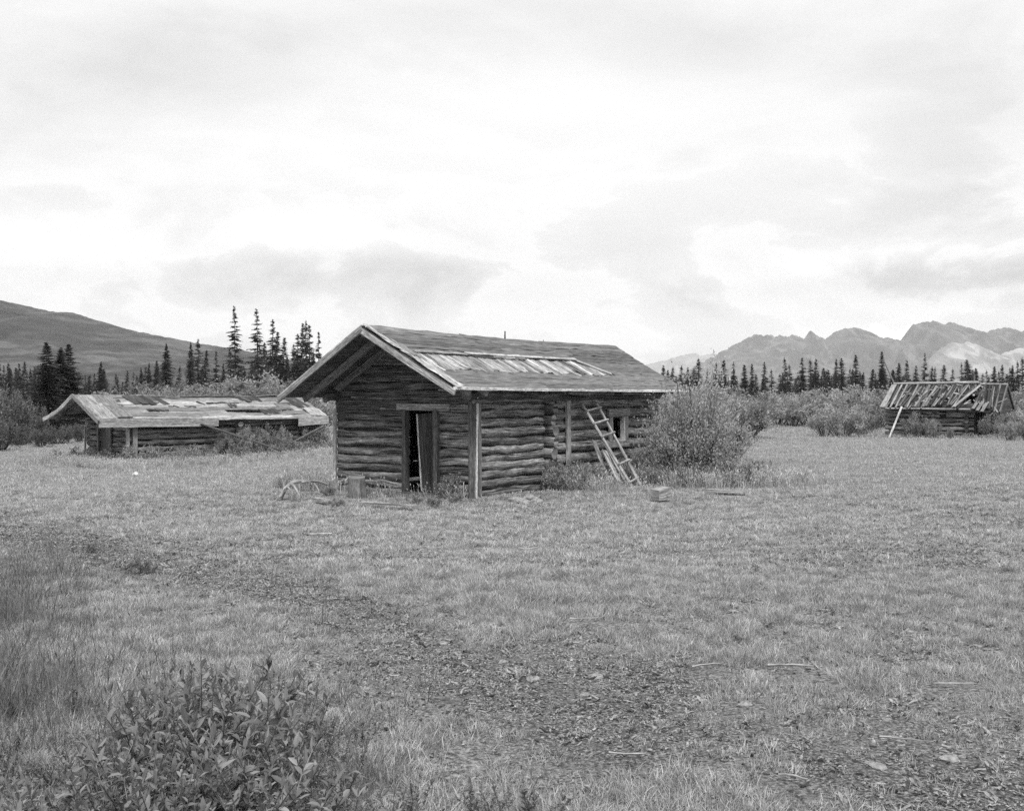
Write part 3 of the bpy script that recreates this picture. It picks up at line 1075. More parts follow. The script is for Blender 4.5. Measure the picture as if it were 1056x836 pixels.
# ------------------------------------------------------------------ second cabin: low with a silver board roof
def second_cabin():
    C2 = (-13.57, 40.0)
    zg = -0.38
    c = thing('log_cabin', 'long low log cabin under a silvery patched board roof, in front of the hill', 'cabin', (C2[0], C2[1], zg), R(45))
    W2, L2 = 3.5, 8.0
    rid, e0, e1 = 1.75, -0.28, 4.15
    zr, z0_, z1_ = 2.48, 1.60, 1.62
    s0, s1 = -1.29, 8.35

    def sp(side, s, f, n=0.0):
        ye, ze = (e0, z0_) if side == 0 else (e1, z1_)
        sag = -0.04 * math.sin(math.pi * (s - s0) / (s1 - s0)) + 0.02 * math.sin(s * 1.9)
        p = np.array((s, rid + (ye - rid) * f, zr + (ze - zr) * f + sag * (1 if f < .9 else .8)))
        nv = np.array((0, -(ze - zr), ye - rid))
        nv /= np.linalg.norm(nv)
        if nv[2] < 0:
            nv = -nv
        return p + nv * n, nv
    m = MB()      # gable-end wall
    z = 0.0
    while z < 2.2:
        r = rng.uniform(0.085, 0.11)
        for (a, b) in ([(0.1, 1.72), (2.35, W2)] if z < 1.4 else [(0.1 + max(0, z - 1.5) * 1.6, W2 - max(0, z - 1.5) * 1.6)]):
            m.log((0.1, a, z + r + rng.normal(0, .015)), (0.1, b, z + r + rng.normal(0, .02)), r, k=9, jit=0.09, tone=rng.uniform(0.6, 1.3))
        z += r * 2.05
    m.build('log_wall', M['log'], c)
    m = MB()      # near part of the long wall
    z = 0.0
    while z < 1.32:
        r = rng.uniform(0.09, 0.12)
        m.log((0.1, 0.1, z + r + rng.normal(0, .015)), (4.25, 0.1, z + r + rng.normal(0, .02)), r * .94, k=9, jit=0.12, tone=rng.uniform(0.45, 1.15))
        z += r * 2.1
    m.log((-.3, 0.0, 1.47), (8.2, 0.05, 1.5), 0.09, k=8, tone=0.6)
    m.build('log_wall', M['log'], c)
    m = MB()      # far part of the long wall, dark
    z = 0.0
    while z < 1.4:
        r = rng.uniform(0.09, 0.12)
        if 0.62 < z < 1.22:
            sps = [(4.5, 5.35), (6.0, 8.0)]
        else:
            sps = [(4.5, 8.0)]
        for (a, b) in sps:
            m.log((a, 0.14, z + r + rng.normal(0, .015)), (b, 0.14, z + r + rng.normal(0, .02)), r, k=9, jit=0.09, tone=rng.uniform(0.7, 1.6))
        z += r * 2.1
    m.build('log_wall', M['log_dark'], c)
    for xe in (4.37, 7.95):
        m = MB()
        z = 0.0
        while z < 1.4:
            m.log((xe, -0.12 - rng.uniform(0, .1), z + .1), (xe, 0.4, z + .1), 0.115, k=8, jit=0.08, tone=rng.uniform(0.4, 1.2))
            z += .21
        m.build('log_ends', M['log'], c)
    m = MB()
    z = 0.0
    while z < 1.5:
        m.log((0.1, W2 - .1, z + .1), (8, W2 - .1, z + .1), 0.106, k=7)
        m.log((7.9, 0.1, z + .1), (7.9, W2 - .1, z + .1), 0.106, k=7)
        z += .2
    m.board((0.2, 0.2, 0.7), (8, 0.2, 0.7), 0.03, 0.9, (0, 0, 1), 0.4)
    m.build('back_wall', M['log_dark'], c)
    m = MB()
    m.board((-.05, 1.55, 0), (-.05, 1.55, 1.5), 0.40, 0.05, (-1, 0, 0), 0.6)
    m.board((-.06, 2.42, 0), (-.06, 2.42, 1.5), 0.12, 0.05, (-1, 0, 0), 0.8)
    m.board((0.03, 1.98, 0.0), (0.03, 1.98, 1.4), 0.70, 0.03, (-1, 0, 0), 0.35)
    m.build('door', M['board'], c)
    m = MB()
    m.board((-.06, 0.06, 0), (-.06, 0.06, 1.52), 0.17, 0.06, (-1, 0, 0), 1.5)
    m.board((0.16, -.05, 0), (0.16, -.05, 1.5), 0.16, 0.06, (0, -1, 0), 1.1)
    m.build('corner_post', M['board'], c)
    m = MB()
    m.board((-.06, W2, 0), (-.06, W2, 1.3), 0.09, 0.05, (-1, 0, 0), 1.3)
    m.build('corner_trim', M['board'], c)
    # roof
    m = MB()
    for side in (0, 1):
        nb = 8
        ln = math.hypot(rid - e0, zr - z0_)
        for i in range(nb):
            fm = (i + .5) / nb
            cuts = [s0 + rng.uniform(0, .05)] + sorted(rng.uniform(0, 7.5, 2)) + [s1 - rng.uniform(0, .1)]
            for a, b in zip(cuts[:-1], cuts[1:]):
                nv = sp(side, 0, fm)[1]
                wd = ln / nb + .03
                pm = [sp(side, x, fm, 0.008 * ((i + 1) % 2))[0] for x in np.linspace(a, b - .01, 6)]
                tn = rng.choice([0.6, 0.85, 1.05, 1.25])
                if rng.uniform() < .05:
                    continue
                pm = [q_ + nv * rng.normal(0, .010) for q_ in pm]
                m.sweep(pm, [(-wd / 2, -.014), (wd / 2, -.014), (wd / 2, .014), (-wd / 2, .014)], nv, tn, False, 0.004)
    ro = m.build('roof', M['silver'], c)
    for (a, b, fa, fb) in [(0.5, 1.9, 0.05, 0.40), (1.9, 3.0, 0.44, 0.50), (5.2, 6.2, 0.04, 0.28), (5.5, 6.3, 0.60, 0.80), (3.2, 5.0, 0.335, 0.365), (0.8, 1.7, 0.60, 0.65), (7.1, 7.9, 0.02, 0.60), (4.4, 4.8, 0.42, 0.55)]:
        m = MB()
        n_ = 5
        for k in range(n_):
            x0_, x1_ = a + (b - a) * k / n_, a + (b - a) * (k + 1) / n_
            p, nv = sp(0, (x0_ + x1_) / 2 + .12 * (fa - .2), fa, 0.034)
            q, _ = sp(0, (x0_ + x1_) / 2 + .35 * (fb - fa), fb, 0.034)
            m.board(p, q + rng.normal(0, .05, 3) * np.array((1, 1, .2)), (x1_ - x0_) * rng.uniform(.95, 1.15), 0.012, nv, rng.uniform(0.3, 0.6), seg=4, jit=0.008)
        m.build('roofing_felt', M['felt'], ro)
    for (a, b, fa, fb, tn) in [(-1.25, 0.0, 0.05, 0.97, 1.1), (7.5, 8.3, 0.63, 0.98, 1.15)]:
        m = MB()
        ncol = max(1, int((b - a) / .45))
        for k in range(ncol):
            x0_, x1_ = a + (b - a) * k / ncol, a + (b - a) * (k + 1) / ncol
            p, nv = sp(0, (x0_ + x1_) / 2, fa, 0.052)
            q, _ = sp(0, (x0_ + x1_) / 2 + .05, fb, 0.052)
            m.board(p + rng.normal(0, .02, 3), q + rng.normal(0, .03, 3), x1_ - x0_ - rng.uniform(.005, .05), 0.014, nv + rng.normal(0, .05, 3), tn * rng.choice([.55, .8, 1.0, 1.1]), seg=5, jit=0.010)
        m.build('roof_sheets', M['silver'], ro)
    m = MB()
    p, nv = sp(0, s0, 1.0)
    m.board((s0, e0 - .02, z0_ - .10), (3.35, e0 - .02, z0_ - .13), 0.03, 0.31, (0, 0, 1), 0.7)
    m.board((6.9, e0 - .03, z0_ - .17), (s1, e0 - .03, z0_ - .10), 0.03, 0.33, (0, 0, 1), 0.8)
    m.board((3.3, e0 - .0, z0_ - .02), (7.0, e0 - .0, z0_ - .02), 0.05, 0.06, (0, 0, 1), 0.9)
    m.build('eave_board', M['board_light'], ro)
    for side, tn in ((0, 0.9), (1, 1.5)):
        m = MB()
        pts = [sp(side, s0 - .03, f, -0.02 - (0.10 * math.sin(f * 3.14) if side else 0.0))[0] for f in np.linspace(-.01, 1.04, 7)]
        nv = sp(side, s0, .5)[1]
        m.sweep(pts, [(-.03, -.07), (.03, -.07), (.03, .07), (-.03, .07)], nv, tn, False, 0.004)
        m.build('barge_board', M['board'], ro)
    m = MB()
    for s_ in (-.9, -.2):
        for side in (0, 1):
            p, nv = sp(side, s_, 0.02, -.09)
            q, _ = sp(side, s_, 0.98, -.09)
            m.log(p, q, 0.05, k=7)
    for y in (0.3, rid, 3.2):
        zz = (zr - .15) if y == rid else zr - .15 - abs(y - rid) * .43
        m.log((s0 + .05, y, zz), (s1 - .1, y, zz), 0.07, k=8)
    m.build('rafters', M['board_dark'], ro)
    return c


cab2 = second_cabin()


def cab2w(x, y, z):
    c_ = math.cos(R(45))
    return np.array((-13.57 + (x - y) * c_, 40.0 + (x + y) * c_, -0.38 + z))


pk = MB()
p, q = cab2w(2.6, -.30, 1.42), cab2w(6.2, -1.2, 0.15)
pk.board(p - q, (0, 0, 0), 0.11, 0.04, (0, -.5, 1), .4)
o = tag(pk.build('fallen_board', M['board']), 'grey board slanting down from the eave across the wall of the low cabin', 'board')
o.location = q
pk = MB()
p, q = cab2w(5.9, -.4, 0.35), cab2w(8.0, -.5, 1.25)
pk.log(q - p, (0, 0, 0), 0.05, k=7, tone=.35)
o = tag(pk.build('leaning_pole', M['pole']), 'dead pole leaning over the bushes at the far end of the low cabin', 'pole')
o.location = p


# ------------------------------------------------------------------ third cabin: roof falling in
def third_cabin():
    C3 = (21.7, 65.0)
    zg = -0.13
    c = thing('log_cabin', 'small derelict log cabin with sagging pole roof beside the spruce line', 'cabin', (C3[0], C3[1], zg), R(-35))
    W3, L3 = 3.4, 4.7
    rid, e0, e1 = 1.7, -0.32, 3.75
    zr, ze = 2.86, 1.50
    m = MB()
    z = -0.24
    while z < 1.45:
        r = rng.uniform(0.10, 0.13)
        sps = [(-.15, L3)]
        if 1.0 < z < 1.42:
            sps = [(-.15, 2.85), (3.25, L3)]
        for (a, b) in sps:
            m.log((a, 0.1, z + r), (b, 0.1, z + r + rng.normal(0, .02)), r * .88, k=9, jit=0.12, tone=rng.uniform(0.45, 1.3))
        z += r * 2.15
    m.build('log_wall', M['log'], c)
    m = MB()
    z = 0.0
    while z < 2.6:
        sh = max(0, z - 1.4) * 1.35
        m.log((0.1, 0.1 + sh, z + .12), (0.1, W3 - .1 - sh, z + .12), 0.12, k=7)
        if not 0.0 <= z < 1.45:
            m.log((L3, 0.1 + sh, z + .12), (L3, W3 - .1 - sh, z + .12), 0.12, k=7)
        else:
            m.log((L3, 1.5, z + .12), (L3, W3 - .1, z + .12), 0.12, k=7)
        if z < 1.4:
            m.log((0.1, W3 - .1, z + .12), (L3, W3 - .1, z + .12), 0.12, k=7)
        z += .24
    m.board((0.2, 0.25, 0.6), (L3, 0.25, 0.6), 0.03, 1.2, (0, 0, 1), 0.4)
    m.build('back_wall', M['log_dark'], c)
    m = MB()
    m.board((L3 + .05, 0.6, -.22), (L3 + .05, 0.6, 1.4), 0.9, 0.04, (1, 0, 0), 0.5)
    m.build('door', M['board_dark'], c)
    m = MB()
    z = .1
    while z < 1.4:
        m.log((L3 - .35, -.15, z), (L3 - .35, .4, z), .11, k=8, tone=rng.uniform(.2, .6))
        z += .24
    m.build('log_ends', M['log'], c)

    def sp(side, s, f, n=0.0):
        ye = e0 if side == 0 else e1
        drop = max(0.0, (s - 4.4)) * 0.10 * f
        y = rid + (ye - rid) * f
        p = np.array((s, y, zr + (ze - zr) * f - drop))
        nv = np.array((0, -(ze - zr), ye - rid))
        nv /= np.linalg.norm(nv)
        if nv[2] < 0:
            nv = -nv
        return p + nv * n, nv
    m = MB()
    for side in (0, 1):
        for k in range(16):
            fm = (k + .5) / 16
            if side == 0 and k in (6, 7, 8, 9, 10):
                rs = [(-.2, 4.2), (4.9, 6.1)]
            else:
                rs = [(-.2, 6.1)]
            for a, b in rs:
                p, nv = sp(side, a, fm, -.03)
                q, _ = sp(side, b, fm, -.03)
                m.board(p, q, 0.165, 0.02, nv, rng.uniform(.3, .75))
    ro = m.build('roof', M['board_dark'], c)
    m = MB()      # slabs and poles running down the slope
    s_ = -.1
    while s_ < 6.05:
        wd = rng.uniform(.06, .15)
        tilt = rng.normal(0.10, .16)
        f0, f1 = rng.uniform(0, .12), rng.uniform(.86, 1.06)
        if rng.uniform() < .25:
            f1 = rng.uniform(.5, .8)
        if 4.2 < s_ < 4.75:
            f1 = rng.uniform(.25, .4)
        if s_ > 4.7:
            tilt += -.25
        n0 = rng.uniform(.03, .07)
        p, nv = sp(0, s_ + tilt, f0, n0)
        q, _ = sp(0, s_ - .1, f1, n0 + rng.uniform(0, .04))
        m.log(p, q, wd * .5, k=6, seg=4, tone=rng.choice([0.15, 0.28, .5, .75, 1.2], p=[.36, .26, .2, .12, .06]), jit=.10, bend=.03)
        s_ += wd * rng.uniform(.7, 1.1)
    for k in range(46):      # broken bits lying across
        a, f = rng.uniform(.6, 5.9), rng.uniform(.1, .95)
        p, nv = sp(0, a, f, .11)
        q, _ = sp(0, a + rng.uniform(-.5, .5), f + rng.uniform(-.2, .2), .11)
        m.board(p, q, rng.uniform(.04, .10), .02, nv, rng.uniform(.25, 1.2), seg=2)
    m.build('roof_poles', M['silver'], ro)
    m = MB()
    for (s_, wd, tn) in ((-.12, .30, 1.15), (.32, .10, 1.2), (.62, .09, 1.0), (1.25, .09, 1.0)):
        p, nv = sp(0, s_ + .05, 0.05, .13)
        q, _ = sp(0, s_ - .06, 1.02, .13)
        m.board(p, q, wd, .03, nv, tn * .55)
    p, nv = sp(0, 4.75, .12, .16)
    q, _ = sp(0, 3.75, 1.0, .16)
    m.board(p, q, .14, .05, nv, .7)
    for (s_, f1) in ((4.9, 1.03), (5.15, 1.08), (5.4, 1.1)):
        p, nv = sp(0, s_, .72, .13)
        q, _ = sp(0, s_ - .15, f1, .13)
        m.board(p, q, .16, .03, nv, .5)
    m.build('slab', M['board_light'], ro)
    m = MB()
    m.log((-.15, rid, zr + .09), (4.6, rid - .02, zr + .14), .075, k=8, tone=1.0)
    m.log((4.65, rid, zr + .03), (6.1, rid, zr + .02), .06, k=8, tone=.9)
    m.build('ridge_pole', M['pole'], ro)
    m = MB()
    p, _ = sp(0, -.2, 1.0, .02)
    q, _ = sp(0, 4.6, 1.0, .02)
    m.log(p, q, .045, k=7, tone=1.0)
    m.build('eave_pole', M['pole'], ro)
    m = MB()
    for side in (0, 1):
        p, nv = sp(side, 6.12, -.02, 0)
        q, _ = sp(side, 6.12, 1.0, 0)
        m.board(p, q, .05, .16, nv, .7 if side == 0 else .35)
    m.build('barge_board', M['board'], ro)
    m = MB()
    z = 1.3
    while z < 2.75:
        hw = (zr - z) * 1.35
        m.board((6.05, rid - hw, z), (6.05, rid + hw, z), .03, .14, (0, 0, 1), rng.uniform(.5, 1.0))
        z += .145
    m.build('gable', M['board_dark'], c)
    for y in (0.15, 3.0):
        m = MB()
        m.log((5.95, y, -.2), (5.95, y, 1.55), .05, k=7, tone=.6)
        m.build('post', M['pole'], c)
    m = MB()
    m.log((4.35, rid, zr), (4.36, rid, zr + .55), .05, .04, k=7, tone=.35)
    m.build('stovepipe', M['pole'], c)
    return c


cab3 = third_cabin()


def cab3w(x, y, z):
    c_, s_ = math.cos(R(-35)), math.sin(R(-35))
    return np.array((21.7 + x * c_ - y * s_, 65 + x * s_ + y * c_, -0.13 + z))


pk = MB()
p, q = cab3w(.9, -.42, 1.62), cab3w(.45, -1.35, -0.2)
pk.board(p - q, (0, 0, 0), 0.10, 0.05, (0, -1, .5), 1.15)
o = tag(pk.build('leaning_plank', M['board_light']), 'pale plank leaning on the eave of the small derelict cabin', 'plank')
o.location = q
pk = MB()
p, q = cab3w(-.85, 1.9, 4.45), cab3w(.02, 1.75, 2.55)
pk.log(np.zeros(3), p - q, 0.055, 0.035, k=7, tone=.45, bend=.03)
o = tag(pk.build('leaning_pole', M['pole']), 'thin dark pole sticking up from the ridge of the small derelict cabin', 'pole')
o.location = q


# ------------------------------------------------------------------ leaves, trees, shrubs
def unit(v):
    return v / (np.linalg.norm(v, axis=-1, keepdims=True) + 1e-12)


def leaf_quads(C, Dr, ln, wd, rs):
    """diamond leaves: centre C, direction Dr, length ln, width wd"""
    n = len(C)
    rv = unit(rs.normal(0, 1, (n, 3)))
    sd = unit(np.cross(Dr, rv))
    ln, wd = np.asarray(ln)[:, None], np.asarray(wd)[:, None]
    return np.stack([C, C + Dr * ln * .45 + sd * wd, C + Dr * ln, C + Dr * ln * .45 - sd * wd], 1)


def spruce(seed, height=10.0, spread=0.13, gap=0.0, dense=1.0, ragged=0.3):
    """returns (crown MB, trunk MB); narrow drooping boreal spruce, base at origin"""
    rs = np.random.default_rng(seed)
    tr = MB()
    nseg = 9
    t = np.linspace(0, 1, nseg)
    path = np.stack([np.cumsum(rs.normal(0, .012, nseg)) * height * .25, np.cumsum(rs.normal(0, .012, nseg)) * height * .25, t * height], -1)
    r0 = 0.012 * height
    tr.sweep(path, np.stack([np.cos(np.arange(6) * math.pi / 3), np.sin(np.arange(6) * math.pi / 3)], -1) * r0, (0, 1, 0), 1.0, True, 0, 1 - t * .93)
    cr = MB()
    z = height * (0.05 + .06 * rs.uniform())
    T, tone = [], []
    while z < height * .995:
        q = z / height
        rmax = spread * height * (1 - q) ** 0.85 * (0.8 + 0.4 * rs.uniform()) + 0.004 * height
        if q < .18:
            rmax *= .55 + 2.5 * q
        nb = int((4 + 4 * (1 - q)) * dense)
        if rs.uniform() < gap:
            nb = max(1, nb // 3)
        cx_, cy_ = np.interp(z, path[:, 2], path[:, 0]), np.interp(z, path[:, 2], path[:, 1])
        for b in range(nb):
            a = rs.uniform(0, 2 * math.pi)
            ln = rmax * (1 + rs.normal(0, ragged))
            ln = max(ln, .006 * height)
            dn = -(0.35 * (1 - q) + .05) + rs.normal(0, .12)
            d = np.array((math.cos(a), math.sin(a), dn))
            sd = np.array((-math.sin(a), math.cos(a), 0.0))
            o = np.array((cx_, cy_, z))
            nt_ = max(3, int(ln / (height * .011)))
            nt_ = min(nt_, 9)
            tn = np.clip(rs.normal(.45, .25), 0, 1)
            for j in range(nt_):
                u = (j + rs.uniform(0, .8)) / nt_
                p = o + d * ln * u
                w_ = height * .011 * (1.35 - u * .7) * (.45 + .55 * min(1, (1 - q) * 4))
                g = rs.choice((-1, 1))
                up = np.array((0, 0, rs.uniform(-.9, .3)))
                tip = p + (sd * g * rs.uniform(.5, 1.5) + d * 0.9 + up) * w_ * 1.5
                T.append((p - d * w_ * .9, p + d * w_ * .9 + np.array((0, 0, w_ * .5)), tip))
                tone.append(np.clip(tn + rs.normal(0, .15), 0, 1))
            T.append((o - np.array((0, 0, height * .004)), o + d * ln * 1.05, o + d * ln * .3 - np.array((0, 0, height * .012))))
            tone.append(tn)
        z += height * rs.uniform(.010, .021) * (1.2 if q < .85 else .75)
    cr.tris(np.array(T), np.array(tone))
    return cr, tr


TREE_PROTO = []
for i, kw in enumerate([dict(spread=.12, gap=.2), dict(spread=.145, gap=.12), dict(spread=.11, gap=.3, ragged=.4), dict(spread=.14, gap=.25, ragged=.45),
                        dict(spread=.26, dense=2.2, gap=.02, ragged=.2), dict(spread=.24, dense=2.0, gap=.05, ragged=.22), dict(spread=.10, gap=.1, dense=1.4, ragged=.25)]):
    c_, t_ = spruce(100 + i, **kw)
    TREE_PROTO.append((c_.mesh('spruce_crown', M['needles']), t_.mesh('spruce_trunk', M['bark'])))


def place_tree(px, top, Y, proto, label, group, wf=1.0, parts=True):
    X, Y, z = at(px, Y)
    H = (HY - top) / F * Y + EYE - z
    s = H / 10.0
    t = thing('spruce_tree', label, 'tree', (X, Y, z - .05), random.uniform(0, 6.28), group)
    t.scale = (s * wf, s * wf, s)
    for nm, me in (('crown', TREE_PROTO[proto][0]), ('trunk', TREE_PROTO[proto][1])):
        o = bpy.data.objects.new(nm, me)
        COL.objects.link(o)
        o.parent = t


G1 = 'dark spruces behind the low cabin'
for px, top, Y, pr, wf, lb in [(49, 351, 66, 4, 1.45, 'dense dark spruce behind the gable of the low cabin, broadest of a tight trio'),
                               (60, 357, 67, 5, 1.5, 'dense dark spruce in the middle of a tight trio by the low cabin'),
                               (71, 353, 68, 4, 1.4, 'dense dark spruce in a tight trio, the one nearest the low cabin ridge')]:
    place_tree(px, top, Y, pr, lb, G1, wf)
for px, top, Y, pr, wf in [(103, 372, 90, 5, .7), (92, 389, 100, 1, 1), (122, 388, 110, 0, 1), (131, 381, 110, 1, .9), (146, 378, 100, 5, .5), (153, 373, 105, 5, .5),
                           (172, 353, 95, 5, .62), (161, 371, 110, 1, 1), (185, 376, 115, 0, 1), (197, 352, 105, 5, .5), (205, 348, 108, 3, 1.0), (212, 360, 112, 1, 1), (223, 361, 115, 2, 1),
                           (231, 374, 118, 1, 1), (238, 357, 120, 3, .9), (252, 377, 118, 1, 1.1), (259, 370, 122, 3, .8)]:
    place_tree(px, top, Y, pr, 'narrow dark spruce standing in the belt behind the silvery board roof', 'spruces behind the low cabin', wf * 1.35)
for px, top, Y, pr, wf, lb in [(243, 314, 110, 3, 1.0, 'tallest gappy spruce standing out above the hill behind the silvery roof'),
                               (266, 317, 112, 3, 1.1, 'tall ragged spruce with long bare branches, next to the tallest one'),
                               (280, 328, 114, 2, 1.3, 'tall slim spruce with a dense club top against the sky'),
                               (315, 329, 112, 3, 1.0, 'tall spruce with upswept branches nearest the big cabin eave')]:
    place_tree(px, top, Y, pr, lb, 'tall spruces against the sky', wf)
for px, top, Y, pr, wf in [(285, 341, 118, 1, 1.1), (292, 347, 115, 1, 1.2), (302, 354, 118, 1, 1.1), (306, 343, 116, 2, 1.2), (311, 332, 116, 1, .9), (320, 334, 118, 2, 1.1), (329, 341, 120, 2, .9),
                           (272, 352, 120, 1, 1.2), (297, 366, 122, 5, .6), (276, 372, 118, 5, .6), (335, 366, 125, 1, 1), (310, 364, 120, 5, .6), (324, 362, 121, 5, .6), (289, 368, 121, 5, .6)]:
    place_tree(px, top, Y, pr, 'slim spruce in the clump between the silvery roof and the big cabin', 'spruce clump by the big cabin', wf * 1.25)
for k in range(60):
    px = random.uniform(-30, 345)
    place_tree(px, random.uniform(376, 394) - (4 if px > 230 else 0), random.uniform(150, 210), random.choice((0, 1, 2, 3, 6)),
               'small far spruce at the foot of the hill', 'far spruces under the hill', random.uniform(1.4, 2.2))
for px, top in [(-6, 378), (-1, 374), (3, 376), (8, 373), (11, 380), (15, 378), (20, 374), (25, 372), (28, 382), (31, 379), (36, 377), (40, 384), (18, 384), (6, 386)]:
    place_tree(px, top, random.uniform(115, 150), random.choice((1, 2, 6)), 'slender spruce in the dark stand at the edge of the meadow under the hill', 'spruce stand under the hill', random.uniform(1.1, 1.6))

right_tops = [(684, 376), (693, 383), (703, 375), (712, 384), (721, 368), (729, 380), (738, 373), (747, 370), (757, 372), (767, 375), (775, 374), (789, 373), (795, 380), (809, 367), (814, 375), (827, 369),
              (836, 370), (841, 369), (851, 381), (862, 368), (867, 369), (876, 379), (882, 364), (890, 382), (899, 381), (927, 373), (935, 371), (945, 381), (962, 378), (974, 376), (982, 379),
              (991, 373), (998, 372), (1006, 378), (1017, 381), (1026, 377), (1034, 376), (1044, 376), (1050, 372), (1055, 367), (1066, 370), (1080, 375)]
for px, top in right_tops:
    place_tree(px, top + random.uniform(-1, 1), random.uniform(205, 235), random.choice((0, 1, 2, 6, 6, 0)), 'slim spruce rising out of the long treeline before the mountains',
               'spruces of the treeline before the mountains', random.uniform(1.3, 2.1))
place_tree(910, 361, 190, 6, 'tallest club-topped spruce rising beside the roof of the small derelict cabin', 'tall spruces of the treeline', 1.5)
place_tree(953, 363, 195, 2, 'tall thin spruce rising behind the ridge of the small derelict cabin', 'tall spruces of the treeline', 1.1)
for k in range(150):
    px = random.uniform(640, 1090)
    place_tree(px, random.gauss(386, 5.5), random.uniform(200, 270), random.choice((0, 1, 2, 6)), 'low spruce filling the foot of the long treeline',
               'low spruces of the treeline', random.uniform(1.5, 2.6))


def shrub(seed, h=2.0, rad=1.2, nst=34, nleaf=5000, leaf=.07, clump=60, low=0.12, dome=1.0, upright=0.7, rag=.3):
    """willow thicket: (leaves MB, stems MB)"""
    rs = np.random.default_rng(seed)
    st = MB()
    tips = []
    for i in range(nst):
        a, rr = rs.uniform(0, 6.28), math.sqrt(rs.uniform()) * rad
        b = np.array((math.cos(a), math.sin(a), 0)) * rr * .28
        hh = h * (1 - .45 * (rr / rad) ** 2) * rs.uniform(1.05 - rag, 1.05)
        e = np.array((math.cos(a) * rr, math.sin(a) * rr, hh))
        mid = (b + e) / 2 + np.array((0, 0, hh * .12)) + rs.normal(0, .05 * h, 3)
        t = np.linspace(0, 1, 6)[:, None]
        path = (1 - t) ** 2 * b + 2 * t * (1 - t) * mid + t * t * e
        r = .012 * h * rs.uniform(.5, 1.1)
        st.sweep(path, np.stack([np.cos(np.arange(4) * 1.57), np.sin(np.arange(4) * 1.57)], -1) * r, (0, 1, 0), rs.uniform(.7, 1.6), True, 0, np.linspace(1, .3, 6))
        for k in range(4):
            u = rs.uniform(.35, 1.0)
            tips.append(path[0] * (1 - u) ** 2 + 2 * u * (1 - u) * mid + u * u * e)
    tips = np.array(tips)
    # clumps of leaves round the upper stems
    ncl = clump
    cc = tips[rs.integers(0, len(tips), ncl)] + rs.normal(0, .06 * h, (ncl, 3))
    cs = rs.uniform(.02, .075, ncl) * h
    ct = np.clip(rs.normal(.5, .22, ncl), .05, 1)
    idx = rs.integers(0, ncl, nleaf)
    C = cc[idx] + rs.normal(0, 1, (nleaf, 3)) * cs[idx][:, None] * np.array((1, 1, 1.25))
    keep = C[:, 2] > low * h * rs.uniform(.3, 1.6, nleaf)
    C, idx = C[keep], idx[keep]
    n = len(C)
    Dr = unit(rs.normal(0, 1, (n, 3)) * .75 + np.array((0, 0, upright)) + unit(C * np.array((1, 1, 0))) * .5)
    ln = leaf * rs.uniform(.6, 1.3, n)
    lv = MB()
    lv.quads(leaf_quads(C, Dr, ln, ln * .22, rs), np.clip(ct[idx] + rs.normal(0, .18, n), 0, 1))
    return lv, st


def put_shrub(meshes, loc, rot, sc, label, cat='bush', group=None, name='willow_bush'):
    t = thing(name, label, cat, loc, rot, group)
    t.scale = sc
    for nm, me in zip(('foliage', 'stems'), meshes):
        o = bpy.data.objects.new(nm, me)
        COL.objects.link(o)
        o.parent = t
    return t


def shrub_mesh(leafmat_, **kw):
    a, b = shrub(**kw)
    return a.mesh('foliage', leafmat_), b.mesh('stems', M['stem'])


big = shrub_mesh(M['willow'], seed=24, h=2.65, rad=1.35, nst=120, nleaf=17000, leaf=.075, clump=430, low=.10, rag=.7)
X, Y, z = at(712, 28.4)
put_shrub(big, (X, Y, z), .6, (.92, .92, 1.13), 'big leafy willow bush at the far end of the large cabin wall', name='willow_bush')
side = shrub_mesh(M['willow_pale'], seed=22, h=1.7, rad=1.0, nst=40, nleaf=9000, leaf=.08, clump=90, low=.1)
X, Y, z = at(752, 36)
put_shrub(side, (X, Y, z), 1.2, (1, 1, .9), 'small pale bush just behind the big willow, open meadow beyond it', name='willow_bush')

DULL = shrub_mesh(leafmat('dull grey leaves', 0.06, 0.20, 0.3), seed=35, h=2.1, rad=1.7, nst=46, nleaf=6500, leaf=.12, clump=80, low=.03)  # leaf colour darker than in the other thickets
TH = [shrub_mesh(M['willow_pale'], seed=31, h=2.0, rad=1.7, nst=46, nleaf=6500, leaf=.13, clump=90, low=.05),
      shrub_mesh(M['willow_pale'], seed=32, h=2.2, rad=1.9, nst=46, nleaf=6500, leaf=.13, clump=80, low=.05),
      shrub_mesh(M['willow_grey'], seed=33, h=2.1, rad=1.6, nst=46, nleaf=6500, leaf=.13, clump=80, low=.05)]
